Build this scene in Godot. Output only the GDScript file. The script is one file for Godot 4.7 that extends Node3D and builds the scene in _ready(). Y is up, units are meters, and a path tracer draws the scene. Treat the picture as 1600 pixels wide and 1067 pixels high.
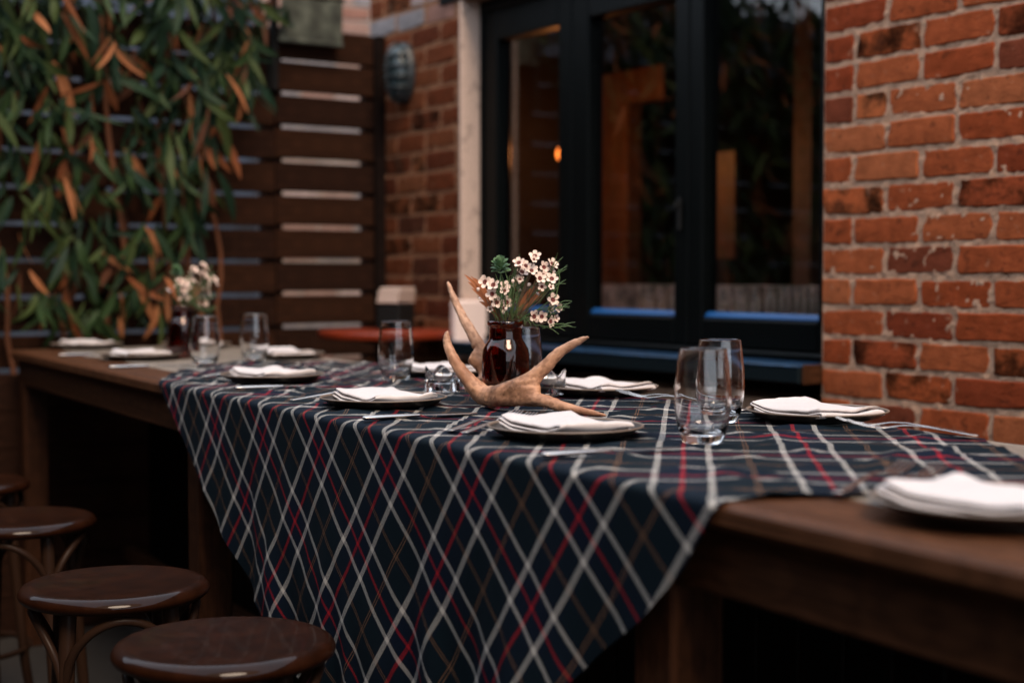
extends Node3D

# ---------------------------------------------------------------- mesh builder
class MB:
	var v := PackedVector3Array()
	var uv := PackedVector2Array()
	var col := PackedColorArray()
	var idx := PackedInt32Array()
	var use_uv := false
	var use_col := false

	func p(a: Vector3, c := Color.WHITE, t := Vector2.ZERO) -> int:
		v.append(a)
		uv.append(t)
		col.append(c)
		return v.size() - 1

	func tri(a: int, b: int, c: int) -> void:
		idx.append(a)
		idx.append(b)
		idx.append(c)

	func quad(a: int, b: int, c: int, d: int) -> void:
		tri(a, b, c)
		tri(a, c, d)

	# flips the triangles from index f0 on if they face inwards
	func outward(f0: int) -> void:
		var s := 0.0
		var o := v[idx[f0]]
		for i in range(f0, idx.size(), 3):
			s += (v[idx[i]] - o).dot((v[idx[i + 1]] - o).cross(v[idx[i + 2]] - o))
		if s < 0.0:
			for i in range(f0, idx.size(), 3):
				var k := idx[i + 1]
				idx[i + 1] = idx[i + 2]
				idx[i + 2] = k

	# box with chamfered edges; t places it
	func box(size: Vector3, t: Transform3D, b := 0.003, c := Color.WHITE) -> void:
		var f0 := idx.size()
		var h := size * 0.5
		b = minf(b, minf(h.x, minf(h.y, h.z)) * 0.6)
		var id := {}
		for sx in [-1, 1]:
			for sy in [-1, 1]:
				for sz in [-1, 1]:
					var s := Vector3(sx, sy, sz)
					for ax in 3:
						var q := Vector3(s.x * (h.x - b), s.y * (h.y - b), s.z * (h.z - b))
						q[ax] = s[ax] * h[ax]
						id[[sx, sy, sz, ax]] = p(t * q, c, Vector2(q.x + q.z, q.y))
		for ax in 3:
			var u := (ax + 1) % 3
			var w := (ax + 2) % 3
			for s in [-1, 1]:
				var k := []
				for e in [[-1, -1], [1, -1], [1, 1], [-1, 1]]:
					var key := [0, 0, 0, ax]
					key[ax] = s
					key[u] = e[0]
					key[w] = e[1]
					k.append(id[key])
				if s > 0:
					quad(k[0], k[1], k[2], k[3])
				else:
					quad(k[3], k[2], k[1], k[0])
		for ax in 3:
			var u := (ax + 1) % 3
			var w := (ax + 2) % 3
			for su in [-1, 1]:
				for sw in [-1, 1]:
					var k := []
					for e in [[-1, u], [1, u], [1, w], [-1, w]]:
						var key := [0, 0, 0, e[1]]
						key[ax] = e[0]
						key[u] = su
						key[w] = sw
						k.append(id[key])
					if su * sw > 0:
						quad(k[3], k[2], k[1], k[0])
					else:
						quad(k[0], k[1], k[2], k[3])
		for sx in [-1, 1]:
			for sy in [-1, 1]:
				for sz in [-1, 1]:
					var a: int = id[[sx, sy, sz, 0]]
					var bb: int = id[[sx, sy, sz, 1]]
					var cc: int = id[[sx, sy, sz, 2]]
					if sx * sy * sz > 0:
						tri(a, bb, cc)
					else:
						tri(a, cc, bb)
		outward(f0)

	func tube(pts: PackedVector3Array, rad: PackedFloat32Array, n := 8, c := Color.WHITE, flat := 1.0, up := Vector3.UP) -> void:
		var f0 := idx.size()
		var side := Vector3.ZERO
		var first := v.size()
		for i in pts.size():
			var d := (pts[mini(i + 1, pts.size() - 1)] - pts[maxi(i - 1, 0)]).normalized()
			if side == Vector3.ZERO:
				side = d.cross(up)
				if side.length() < 0.05:
					side = d.cross(Vector3(0.3, 0.1, 1))
			side = (side - d * side.dot(d)).normalized()
			var w := d.cross(side).normalized()
			for k in n:
				var a := TAU * k / n
				p(pts[i] + (side * cos(a) + w * sin(a) * flat) * rad[i], c, Vector2(float(k) / n, float(i) / pts.size()))
		for i in pts.size() - 1:
			for k in n:
				var a := first + i * n + k
				var b := first + i * n + (k + 1) % n
				quad(a, b, b + n, a + n)
		var c0 := p(pts[0], c)
		var c1 := p(pts[pts.size() - 1], c)
		var l := first + (pts.size() - 1) * n
		for k in n:
			tri(c0, first + (k + 1) % n, first + k)
			tri(c1, l + k, l + (k + 1) % n)
		outward(f0)

	# profile of (radius, height); open at both ends on the axis. wave(angle, point) may move a point
	func lathe(prof: PackedVector2Array, n: int, at := Vector3.ZERO, closed := false, c := Color.WHITE) -> void:
		var f0 := idx.size()
		var first := v.size()
		var m := prof.size()
		for i in m:
			for k in n:
				var a := TAU * k / n
				p(at + Vector3(cos(a) * prof[i].x, prof[i].y, sin(a) * prof[i].x), c, Vector2(float(k) / n, float(i) / m))
		for i in (m if closed else m - 1):
			var j := (i + 1) % m
			for k in n:
				var e := (k + 1) % n
				var a := first + i * n + k
				var b := first + i * n + e
				var cc := first + j * n + e
				var d := first + j * n + k
				if prof[i].x > 1e-6:
					tri(a, b, cc)
				if prof[j].x > 1e-6:
					tri(a, cc, d)
		outward(f0)

	func build(smooth := true) -> ArrayMesh:
		var a := []
		a.resize(Mesh.ARRAY_MAX)
		var vv := v
		var uu := uv
		var cc := col
		var ii := PackedInt32Array()
		var nn := PackedVector3Array()
		if smooth:
			nn.resize(v.size())
			# points that lie together share a normal
			var at := {}
			var same := PackedInt32Array()
			same.resize(v.size())
			for i in v.size():
				var key := Vector3i((v[i] * 50000.0).round())
				if not at.has(key):
					at[key] = i
				same[i] = at[key]
			for i in range(0, idx.size(), 3):
				var f := (v[idx[i + 1]] - v[idx[i]]).cross(v[idx[i + 2]] - v[idx[i]])
				for k in 3:
					nn[same[idx[i + k]]] += f
			for i in v.size():
				var g := nn[same[i]]
				nn[i] = g.normalized() if g.length() > 1e-14 else Vector3.UP
				if same[i] == i:
					pass
			for i in v.size():
				if nn[i] == Vector3.ZERO:
					nn[i] = Vector3.UP
			ii.resize(idx.size())
			for i in range(0, idx.size(), 3):
				ii[i] = idx[i]
				ii[i + 1] = idx[i + 2]
				ii[i + 2] = idx[i + 1]
		else:
			vv = PackedVector3Array()
			uu = PackedVector2Array()
			cc = PackedColorArray()
			for i in range(0, idx.size(), 3):
				var f := (v[idx[i + 1]] - v[idx[i]]).cross(v[idx[i + 2]] - v[idx[i]]).normalized()
				for k in [0, 2, 1]:
					vv.append(v[idx[i + k]])
					uu.append(uv[idx[i + k]])
					cc.append(col[idx[i + k]])
					nn.append(f)
					ii.append(ii.size())
		a[Mesh.ARRAY_VERTEX] = vv
		a[Mesh.ARRAY_NORMAL] = nn
		if use_uv:
			a[Mesh.ARRAY_TEX_UV] = uu
		if use_col:
			a[Mesh.ARRAY_COLOR] = cc
		a[Mesh.ARRAY_INDEX] = ii
		var m := ArrayMesh.new()
		m.add_surface_from_arrays(Mesh.PRIMITIVE_TRIANGLES, a)
		return m

# ---------------------------------------------------------------- naming
var used := {}
var M := {}
var rng := RandomNumberGenerator.new()

func numbered(called: String, parent: Node) -> String:
	var key := [parent.get_instance_id(), called]
	var n: int = used.get(key, 0)
	used[key] = n + 1
	return called if n == 0 else "%s_%03d" % [called, n]

func tag(o: Node, label: String, category: String, group := "", kind := "") -> void:
	if label:
		o.set_meta("label", label)
	if category:
		o.set_meta("category", category)
	if group:
		o.set_meta("group", group)
	if kind:
		o.set_meta("kind", kind)

func thing(called: String, label: String, category: String, at := Vector3.ZERO, turn := 0.0, group := "") -> Node3D:
	var o := Node3D.new()
	o.name = numbered(called, self)
	add_child(o)
	o.position = at
	o.rotation.y = turn
	tag(o, label, category, group)
	return o

func part(called: String, mesh: Mesh, m: Material, parent: Node, t := Transform3D()) -> MeshInstance3D:
	var o := MeshInstance3D.new()
	o.name = numbered(called, parent)
	o.mesh = mesh
	o.material_override = m
	parent.add_child(o)
	o.transform = t
	return o

func copy(src: Node3D, label: String, at: Vector3, turn: float, called := "") -> Node3D:
	var o: Node3D = src.duplicate()
	var base := called if called else String(src.name)
	o.name = numbered(base, self)
	add_child(o)
	o.position = at
	o.rotation.y = turn
	o.set_meta("label", label)
	return o

func boxm(size: Vector3, b := 0.003) -> ArrayMesh:
	var m := MB.new()
	m.box(size, Transform3D(), b)
	return m.build(false)

func xf(at: Vector3, turn := 0.0) -> Transform3D:
	return Transform3D(Basis(Vector3.UP, turn), at)

func prof(a: Array) -> PackedVector2Array:
	var r := PackedVector2Array()
	for i in range(0, a.size(), 2):
		r.append(Vector2(a[i], a[i + 1]))
	return r

# ---------------------------------------------------------------- materials
func lin(r: float, g: float, b: float, al := 1.0) -> Color:
	var c := Color(r, g, b).linear_to_srgb()
	c.a = al
	return c

func mat(c: Color, rough: float, metal := 0.0, tex: Texture2D = null, scale := 1.0, bump: Texture2D = null, bump_cm := 0.1, bscale := 0.0) -> StandardMaterial3D:
	var m := StandardMaterial3D.new()
	m.albedo_color = c
	m.roughness = rough
	m.metallic = metal
	if tex or bump:
		m.uv1_triplanar = true
		m.uv1_world_triplanar = false
		m.uv1_scale = Vector3.ONE * scale
	if tex:
		m.albedo_texture = tex
	if bump:
		m.heightmap_enabled = true
		m.heightmap_texture = bump
		m.heightmap_scale = bump_cm
	return m

func noise_bytes(n: int, s: int, freq: float, oct := 4, kind := FastNoiseLite.TYPE_SIMPLEX_SMOOTH) -> PackedByteArray:
	var f := FastNoiseLite.new()
	f.seed = s
	f.noise_type = kind
	f.frequency = freq
	f.fractal_octaves = oct
	var im := f.get_seamless_image(n, n)
	im.convert(Image.FORMAT_L8)
	return im.get_data()

func tex_from(n: int, f: Callable) -> ImageTexture:
	var d := PackedByteArray()
	d.resize(n * n * 3)
	for y in n:
		for x in n:
			var c: Color = f.call(x, y)
			var k := (y * n + x) * 3
			d[k] = int(clampf(c.r, 0, 1) * 255.0)
			d[k + 1] = int(clampf(c.g, 0, 1) * 255.0)
			d[k + 2] = int(clampf(c.b, 0, 1) * 255.0)
	return ImageTexture.create_from_image(Image.create_from_data(n, n, false, Image.FORMAT_RGB8, d))

var T := {}

func make_textures() -> void:
	var n := 512
	var a := noise_bytes(n, 3, 0.012, 4)
	var b := noise_bytes(n, 8, 0.09, 3)
	var g := noise_bytes(n, 21, 0.3, 2)
	T.brick = tex_from(n, func(x, y):
		var k: int = y * n + x
		var t: float = 0.74 + 0.22 * a[k] / 255.0 + 0.09 * (b[k] / 255.0 - 0.5) + 0.08 * (g[k] / 255.0 - 0.5)
		return Color(t, t * (0.98 + 0.06 * (b[k] / 255.0 - 0.5)), t))
	T.burnt = tex_from(n, func(x, y):
		var k: int = y * n + x
		var e := smoothstep(0.10, 0.85, a[k] / 255.0 + 0.12 * (b[k] / 255.0 - 0.5))
		var t: float = lerpf(0.30, 1.0, e) + 0.14 * (b[k] / 255.0 - 0.5) + 0.14 * (g[k] / 255.0 - 0.5)
		return Color(t, lerpf(t * 1.12, t, e), lerpf(t * 1.2, t, e)))
	T.grit = tex_from(n, func(x, y):
		var k: int = y * n + x
		var t: float = 0.5 * b[k] / 255.0 + 0.5 * g[k] / 255.0
		return Color(t, t, t))
	T.mortar = tex_from(n, func(x, y):
		var k: int = y * n + x
		var t: float = 0.66 + 0.3 * b[k] / 255.0 + 0.2 * (g[k] / 255.0 - 0.5) - 0.15 * smoothstep(0.6, 0.9, a[k] / 255.0)
		return Color(t, t * 0.99, t * 0.97))
	# lime smears and soot left on the brick faces
	var sp := noise_bytes(n, 41, 0.016, 3)
	var d4 := PackedByteArray()
	d4.resize(n * n * 4)
	for y in n:
		for x in n:
			var k := y * n + x
			var lime := smoothstep(0.80, 0.97, sp[k] / 255.0 + 0.16 * (g[k] / 255.0 - 0.5))
			var soot := smoothstep(0.26, 0.10, sp[k] / 255.0 + 0.12 * (b[k] / 255.0 - 0.5))
			var c := Color(0.72, 0.56, 0.45) if lime > soot else Color(0.16, 0.10, 0.08)
			d4[k * 4] = int(c.r * 255)
			d4[k * 4 + 1] = int(c.g * 255)
			d4[k * 4 + 2] = int(c.b * 255)
			d4[k * 4 + 3] = int(clampf(maxf(lime * 0.30, soot * 0.45), 0, 1) * 255)
	T.smear = ImageTexture.create_from_image(Image.create_from_data(n, n, false, Image.FORMAT_RGBA8, d4))
	T.soft = tex_from(n, func(x, y):
		var k: int = y * n + x
		var t: float = 0.35 + 0.6 * a[k] / 255.0 + 0.08 * (b[k] / 255.0 - 0.5)
		return Color(t, t, t))
	# timber: long streaks along u
	var w1 := FastNoiseLite.new()
	w1.seed = 5
	w1.frequency = 0.02
	w1.fractal_octaves = 4
	var grain := func(u: int, v: int) -> Color:
		# seamless by blending over the edge
		var fu := absf(float(u) / n - 0.5) * 2.0
		var fv := absf(float(v) / n - 0.5) * 2.0
		var warp := w1.get_noise_2d(fu * 60.0, fv * 130.0)
		var s := w1.get_noise_2d(fu * 26.0 + 300.0, fv * 2600.0)
		var r := 0.5 + 0.5 * sin(fv * 70.0 + warp * 16.0)
		var t := 0.66 + 0.2 * r * 0.6 + 0.30 * s + 0.10 * (g[v * n + u] / 255.0 - 0.5)
		return Color(t, t * 0.985, t * 0.96)
	T.wood_h = tex_from(n, func(x, y): return grain.call(x, y))
	T.wood_v = tex_from(n, func(x, y): return grain.call(y, x))
	# rubbed and scratched varnish
	var mark := PackedFloat32Array()
	mark.resize(n * n)
	for k in 150:
		var x := rng.randf() * n
		var y := rng.randf() * n
		var an := rng.randf() * TAU
		var turn := rng.randf_range(-0.02, 0.02)
		var deep := rng.randf_range(0.1, 0.55)
		for i in rng.randi_range(15, 150):
			x += cos(an)
			y += sin(an)
			an += turn
			mark[posmod(int(y), n) * n + posmod(int(x), n)] = deep
	T.scuff = tex_from(n, func(u, v):
		var k: int = v * n + u
		var t: float = 0.50 + 0.28 * a[k] / 255.0 + 0.10 * (b[k] / 255.0 - 0.5) + mark[k] * 0.4
		return Color(t, t * (0.96 + 0.1 * mark[k]), t * (0.92 + 0.3 * mark[k])))
	T.plaid = plaid(1024)

# tartan: one sett each way; a twill in which half of the threads of each colour lie on top
func plaid(n: int) -> ImageTexture:
	var fuzz := noise_bytes(n, 77, 0.11, 3)
	var broad := noise_bytes(n, 78, 0.02, 3)
	var navy := Color(0.0040, 0.0082, 0.0190)
	var green := Color(0.0035, 0.0090, 0.0140)
	var white := Color(0.50, 0.465, 0.42)
	var red := Color(0.33, 0.012, 0.020)
	var tan := Color(0.42, 0.20, 0.09)
	var thread := []
	for i in n:
		var f := float(i) / n
		var c: Color = navy if f < 0.5 else green
		for w in [0.045, 0.445]:
			if absf(f - w) < 0.0245:
				c = white
		if absf(f - 0.245) < 0.0175:
			c = red
		for w in [0.732, 0.758]:
			if absf(f - w) < 0.0028:
				c = tan
		thread.append(c)
	return tex_from(n, func(x, y):
		var over: bool = (int(x) + int(y)) % 8 < 4
		var c: Color = thread[x] if over else thread[y]
		var k: int = y * n + x
		var j: float = 0.72 + 0.4 * fuzz[k] / 255.0 + 0.16 * (broad[k] / 255.0 - 0.5)
		return Color(c.r * j, c.g * j, c.b * j).linear_to_srgb())

func make_materials() -> void:
	# bricks: a handful of kiln tones
	M.bricks = []
	var tones := [[0.385, 0.090, 0.030], [0.34, 0.072, 0.023], [0.42, 0.110, 0.038], [0.28, 0.056, 0.020], [0.45, 0.135, 0.050], [0.24, 0.048, 0.019], [0.36, 0.082, 0.027], [0.21, 0.054, 0.025]]
	for i in 12:
		var t: Array = tones[i % tones.size()]
		var burnt: bool = i >= 8
		var m := mat(lin(t[0], t[1], t[2]), 0.9, 0.0, T.burnt if burnt else T.brick, 1.1 if burnt else 2.3, null)
		m.heightmap_enabled = true
		m.heightmap_texture = T.grit
		m.heightmap_scale = 0.22
		m.metallic_specular = 0.12
		m.detail_enabled = true
		m.detail_albedo = T.smear
		m.detail_blend_mode = BaseMaterial3D.BLEND_MODE_MIX
		m.uv1_world_triplanar = true
		m.uv1_offset = Vector3(0.37 * i, 0.21 * i, 0.13 * i)
		M.bricks.append(m)
	# stretch by the fence: corner shade put into darker, browner copies of the bricks
	M.shaded_bricks = []
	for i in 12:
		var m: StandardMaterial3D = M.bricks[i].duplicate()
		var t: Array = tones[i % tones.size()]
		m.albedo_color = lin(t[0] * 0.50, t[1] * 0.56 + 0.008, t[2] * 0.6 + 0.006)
		M.shaded_bricks.append(m)
	M.pale_bricks = []
	for t in [[0.40, 0.28, 0.22], [0.36, 0.22, 0.165], [0.46, 0.36, 0.31], [0.32, 0.155, 0.105], [0.28, 0.26, 0.25]]:
		var m := mat(lin(t[0], t[1], t[2]), 0.9, 0.0, T.brick, 2.3, T.grit, 0.08)
		m.uv1_world_triplanar = true
		M.pale_bricks.append(m)
	M.mortar = mat(lin(0.76, 0.47, 0.325), 0.95, 0.0, T.mortar, 5.0, T.grit, 0.5)
	M.mortar.uv1_world_triplanar = true
	M.mortar.metallic_specular = 0.15
	M.shaded_mortar = M.mortar.duplicate()
	M.shaded_mortar.albedo_color = lin(0.46, 0.23, 0.135)  # mortar darkened to imitate the same corner shade
	M.pale_mortar = mat(lin(0.48, 0.41, 0.37), 0.95, 0.0, T.mortar, 4.0, T.grit, 0.3)
	M.render = mat(lin(0.86, 0.65, 0.56), 0.85, 0.0, T.mortar, 2.0, T.grit, 0.1)
	M.fence = mat(lin(0.050, 0.019, 0.009), 0.85, 0.0, T.wood_h, 1.3, T.wood_h, 0.15)
	M.fence2 = mat(lin(0.034, 0.013, 0.007), 0.85, 0.0, T.wood_h, 1.1, T.wood_h, 0.15)
	M.post = mat(lin(0.016, 0.008, 0.006), 0.85, 0.0, T.wood_v, 1.3, T.wood_v, 0.1)
	M.table_top = mat(lin(0.15, 0.062, 0.030), 0.5, 0.0, T.wood_h, 1.2, T.wood_h, 0.06)
	M.table_pale = mat(lin(0.40, 0.335, 0.28), 0.55, 0.0, T.wood_h, 1.2, T.wood_h, 0.06)  # paler grey beige for the planks behind the front one
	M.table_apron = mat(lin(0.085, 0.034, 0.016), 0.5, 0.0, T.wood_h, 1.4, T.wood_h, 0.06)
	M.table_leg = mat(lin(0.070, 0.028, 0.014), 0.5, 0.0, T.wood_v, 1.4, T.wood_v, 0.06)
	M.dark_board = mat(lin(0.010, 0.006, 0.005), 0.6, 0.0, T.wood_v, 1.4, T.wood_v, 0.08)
	M.cloth = StandardMaterial3D.new()
	M.cloth.albedo_texture = T.plaid
	M.cloth.roughness = 0.75
	M.cloth.metallic_specular = 0.2
	M.napkin = mat(lin(0.60, 0.545, 0.53), 0.9, 0.0, null, 30.0, T.grit, 0.02)
	M.plate = mat(lin(0.066, 0.053, 0.044), 0.38, 0.0, T.soft, 6.0, T.grit, 0.02)
	M.plate_rim = mat(lin(0.17, 0.125, 0.095), 0.45)
	M.steel = mat(lin(0.50, 0.46, 0.43), 0.27, 1.0)
	M.glass = StandardMaterial3D.new()
	M.glass.albedo_color = Color(1, 1, 1, 0.0)
	M.glass.transparency = BaseMaterial3D.TRANSPARENCY_ALPHA
	M.glass.roughness = 0.0
	M.glass.refraction_enabled = true
	M.glass.refraction_scale = 0.05
	M.amber = M.glass.duplicate()
	M.amber.albedo_color = lin(0.27, 0.043, 0.007, 0.0)
	M.water = M.glass.duplicate()
	M.water.albedo_color = lin(0.95, 0.9, 0.85, 0.0)
	M.water.refraction_scale = 0.033
	M.pane = StandardMaterial3D.new()
	M.pane.albedo_color = Color(0.0, 0.0, 0.0, 0.05)
	M.pane.transparency = BaseMaterial3D.TRANSPARENCY_ALPHA
	M.pane.roughness = 0.02
	M.stool = mat(lin(0.040, 0.013, 0.0055), 0.45, 0.0, T.scuff, 2.4, T.grit, 0.012)
	M.stool.metallic_specular = 0.1
	M.stool.clearcoat_enabled = true
	M.stool.clearcoat = 0.32
	M.stool.clearcoat_roughness = 0.055
	M.stool_leg = mat(lin(0.024, 0.012, 0.0075), 0.35)
	M.frame = mat(lin(0.0018, 0.0026, 0.0026), 0.4)
	M.sill = mat(lin(0.035, 0.11, 0.24), 0.3, 0.0, T.soft, 3.0)  # blue of the reflected sky is put into the albedo
	M.sill_face = mat(lin(0.006, 0.010, 0.012), 0.5)
	M.sill_face.metallic_specular = 0.2
	M.sky_tint_bead = mat(lin(0.004, 0.072, 0.23), 0.4)  # sky reflection at the pane bottoms, painted as blue
	M.bench = mat(lin(0.34, 0.27, 0.21), 0.4)
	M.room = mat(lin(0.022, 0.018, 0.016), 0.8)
	M.tumbler_backing = mat(lin(0.74, 0.47, 0.36), 0.6, 0.0, T.soft, 1.4)  # pale pink imitating light off the brick, for the added board
	M.timber = mat(lin(0.22, 0.115, 0.070), 0.5, 0.0, T.wood_v, 1.2)
	M.black = mat(lin(0.010, 0.010, 0.010), 0.5)
	M.ground = mat(lin(0.028, 0.023, 0.020), 0.9, 0.0, T.mortar, 0.7, T.grit, 0.2)
	M.lamp_body = mat(lin(0.014, 0.018, 0.020), 0.45)
	M.lamp_lens = mat(lin(0.028, 0.043, 0.047), 0.22)
	M.canvas = mat(lin(0.135, 0.15, 0.115), 0.9, 0.0, T.soft, 1.5)
	M.orange = mat(lin(0.36, 0.045, 0.012), 0.4, 0.0, T.wood_h, 2.0)
	M.white = mat(lin(0.78, 0.62, 0.56), 0.8)
	M.paper = mat(lin(0.50, 0.385, 0.33), 0.85)
	M.wax = mat(lin(0.78, 0.72, 0.68), 0.5)
	M.tin = mat(lin(0.62, 0.58, 0.55), 0.3, 1.0)
	M.antler = mat(Color.WHITE, 0.62, 0.0, null, 9.0, T.grit, 0.08)
	M.antler.vertex_color_use_as_albedo = true
	M.petal = mat(lin(0.84, 0.66, 0.55), 0.7)
	M.petal.backlight_enabled = true
	M.petal.backlight = Color(0.35, 0.3, 0.28)
	M.flower_center = mat(lin(0.16, 0.025, 0.018), 0.6)
	M.flower_ring = mat(lin(0.55, 0.34, 0.06), 0.6)
	M.needle = mat(lin(0.075, 0.135, 0.045), 0.55)
	M.rosette = mat(lin(0.10, 0.19, 0.085), 0.6)
	M.dry = mat(lin(0.40, 0.135, 0.05), 0.7)
	M.stem = mat(lin(0.12, 0.075, 0.04), 0.7)
	M.vine = mat(lin(0.14, 0.055, 0.028), 0.8)
	for k in ["fence", "fence2", "post", "frame", "room", "dark_board", "black", "table_apron", "table_leg", "table_top", "vine", "stool_leg"]:
		M[k].metallic_specular = 0.22
	M.leaves = []
	for t in [[0.024, 0.045, 0.016], [0.015, 0.031, 0.014], [0.040, 0.057, 0.018], [0.009, 0.022, 0.012]]:
		var m := mat(lin(t[0], t[1], t[2]), 0.5)
		m.vertex_color_use_as_albedo = true
		m.metallic_specular = 0.22
		M.leaves.append(m)
	for t in [[0.16, 0.052, 0.020], [0.27, 0.105, 0.044], [0.065, 0.026, 0.014]]:
		M.leaves.append(mat(lin(t[0], t[1], t[2]), 0.6))
	for k in [4, 5, 6]:
		M.leaves[k].metallic_specular = 0.2
	M.skylit_shade = mat(lin(0.055, 0.085, 0.14), 0.7, 0.0, T.soft, 0.6)  # blue grey imitates skylit shade beyond the fence
	M.bulb = StandardMaterial3D.new()
	M.bulb.albedo_color = Color(1, 0.75, 0.45)
	M.bulb.emission_enabled = true
	M.bulb.emission = Color(1.0, 0.50, 0.20)
	M.bulb.emission_energy_multiplier = 2.2

# ---------------------------------------------------------------- the place
const TH := -0.0664   # the long table stands at this small turn to the wall

func _ready() -> void:
	rng.seed = 11
	# camera, 51.5 mm on a full frame, focused on the bottle
	var cam := Camera3D.new()
	cam.name = "camera"
	add_child(cam)
	var att := CameraAttributesPhysical.new()
	att.frustum_focal_length = 51.5
	att.frustum_focus_distance = 2.69
	att.frustum_near = 0.05
	att.frustum_far = 200.0
	att.exposure_aperture = 2.2
	cam.attributes = att
	cam.fov = 26.23
	cam.near = 0.05
	cam.far = 200.0
	cam.position = Vector3(0, 1.298, 0)
	var yaw := deg_to_rad(33.9)
	var pitch := 0.04517
	cam.look_at_from_position(cam.position, cam.position + Vector3(-cos(yaw) * cos(pitch), -sin(pitch), -sin(yaw) * cos(pitch)))
	cam.current = true
	# sky
	var env := WorldEnvironment.new()
	env.name = "environment"
	var e := Environment.new()
	e.background_mode = Environment.BG_SKY
	var sm := ProceduralSkyMaterial.new()
	sm.sky_top_color = Color(0.88, 0.93, 1.0)
	sm.sky_horizon_color = Color(0.92, 0.93, 0.95)
	sm.sky_curve = 0.12
	sm.sky_energy_multiplier = 1.0
	sm.ground_bottom_color = Color(0.22, 0.2, 0.18)
	sm.ground_horizon_color = Color(0.4, 0.38, 0.36)
	var sky := Sky.new()
	sky.sky_material = sm
	e.sky = sky
	e.tonemap_mode = Environment.TONE_MAPPER_LINEAR
	e.tonemap_exposure = 2.2
	e.sdfgi_enabled = true
	e.ssao_enabled = true
	e.ssil_enabled = true
	env.environment = e
	add_child(env)
	var sun := DirectionalLight3D.new()
	sun.name = "sun"
	sun.light_energy = 0.46
	sun.light_color = Color(1.0, 0.90, 0.80)
	sun.light_angular_distance = 22.0
	sun.shadow_enabled = true
	add_child(sun)
	sun.look_at_from_position(Vector3(2.5, 2.9, 0.55), Vector3.ZERO)

	make_textures()
	make_materials()
	setting()
	brick_wall()
	window()
	bar_room()
	fence()
	beyond()
	table()
	tablecloth()
	settings()
	bottle_and_flowers()
	antler()
	glasses()
	candles()
	stools()
	planter()
	creeper()
	back_corner()

func structure(called: String, mesh: Mesh, m: Material, t := Transform3D(), label := "") -> MeshInstance3D:
	var o := part(called, mesh, m, self, t)
	tag(o, label, "", "", "structure")
	return o

func setting() -> void:
	structure("ground", boxm(Vector3(120, 0.2, 120), 0.0), M.ground, xf(Vector3(0, -0.1, 0)), "grey brown paved courtyard floor under the long table")
	# unseen wall added behind the camera to darken the cloth and table fronts
	var w := thing("added_shade_wall", "unseen dark wall added behind the camera to shade the cloth and table fronts", "wall")
	part("wall_panel", boxm(Vector3(7.6, 3.5, 0.2), 0.01), M.fence2, w, xf(Vector3(-1.85, 1.75, 1.15)))

# ---------------------------------------------------------------- bricks
var brick_meshes := []
var brick_sizes := []

func make_brick(l: float) -> ArrayMesh:
	var m := MB.new()
	var h := 0.0735
	var rim := []
	var k := [[-0.96, -1], [-0.4, -1], [0.3, -1], [0.96, -1], [1, -0.8], [1, 0.1], [1, 0.82], [0.95, 1], [0.25, 1], [-0.35, 1], [-0.96, 1], [-1, 0.8], [-1, -0.1], [-1, -0.82]]
	for q in k:
		var x: float = q[0] * l * 0.5
		var y: float = q[1] * h * 0.5
		x += rng.randf_range(-0.0032, 0.0014) * signf(q[0])
		y += rng.randf_range(-0.0030, 0.0014) * signf(q[1])
		if absf(q[0]) > 0.9 and absf(q[1]) > 0.7 and rng.randf() < 0.22:
			x -= signf(q[0]) * rng.randf_range(0.003, 0.009)
			y -= signf(q[1]) * rng.randf_range(0.002, 0.006)
		rim.append(Vector2(x, y))
	var n := rim.size()
	var z0 := []
	var z1 := []
	var z2 := []
	for r in rim:
		z0.append(m.p(Vector3(r.x, r.y, -0.05)))
		z1.append(m.p(Vector3(r.x, r.y, -0.0035)))
		z2.append(m.p(Vector3(r.x - signf(r.x) * 0.004, r.y - signf(r.y) * 0.0035, rng.randf_range(-0.001, 0.0008))))
	var c := m.p(Vector3(0, 0, 0.0006))
	for i in n:
		var j := (i + 1) % n
		m.quad(z0[i], z0[j], z1[j], z1[i])
		m.quad(z1[i], z1[j], z2[j], z2[i])
		m.tri(z2[i], z2[j], c)
	return m.build(false)

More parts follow.
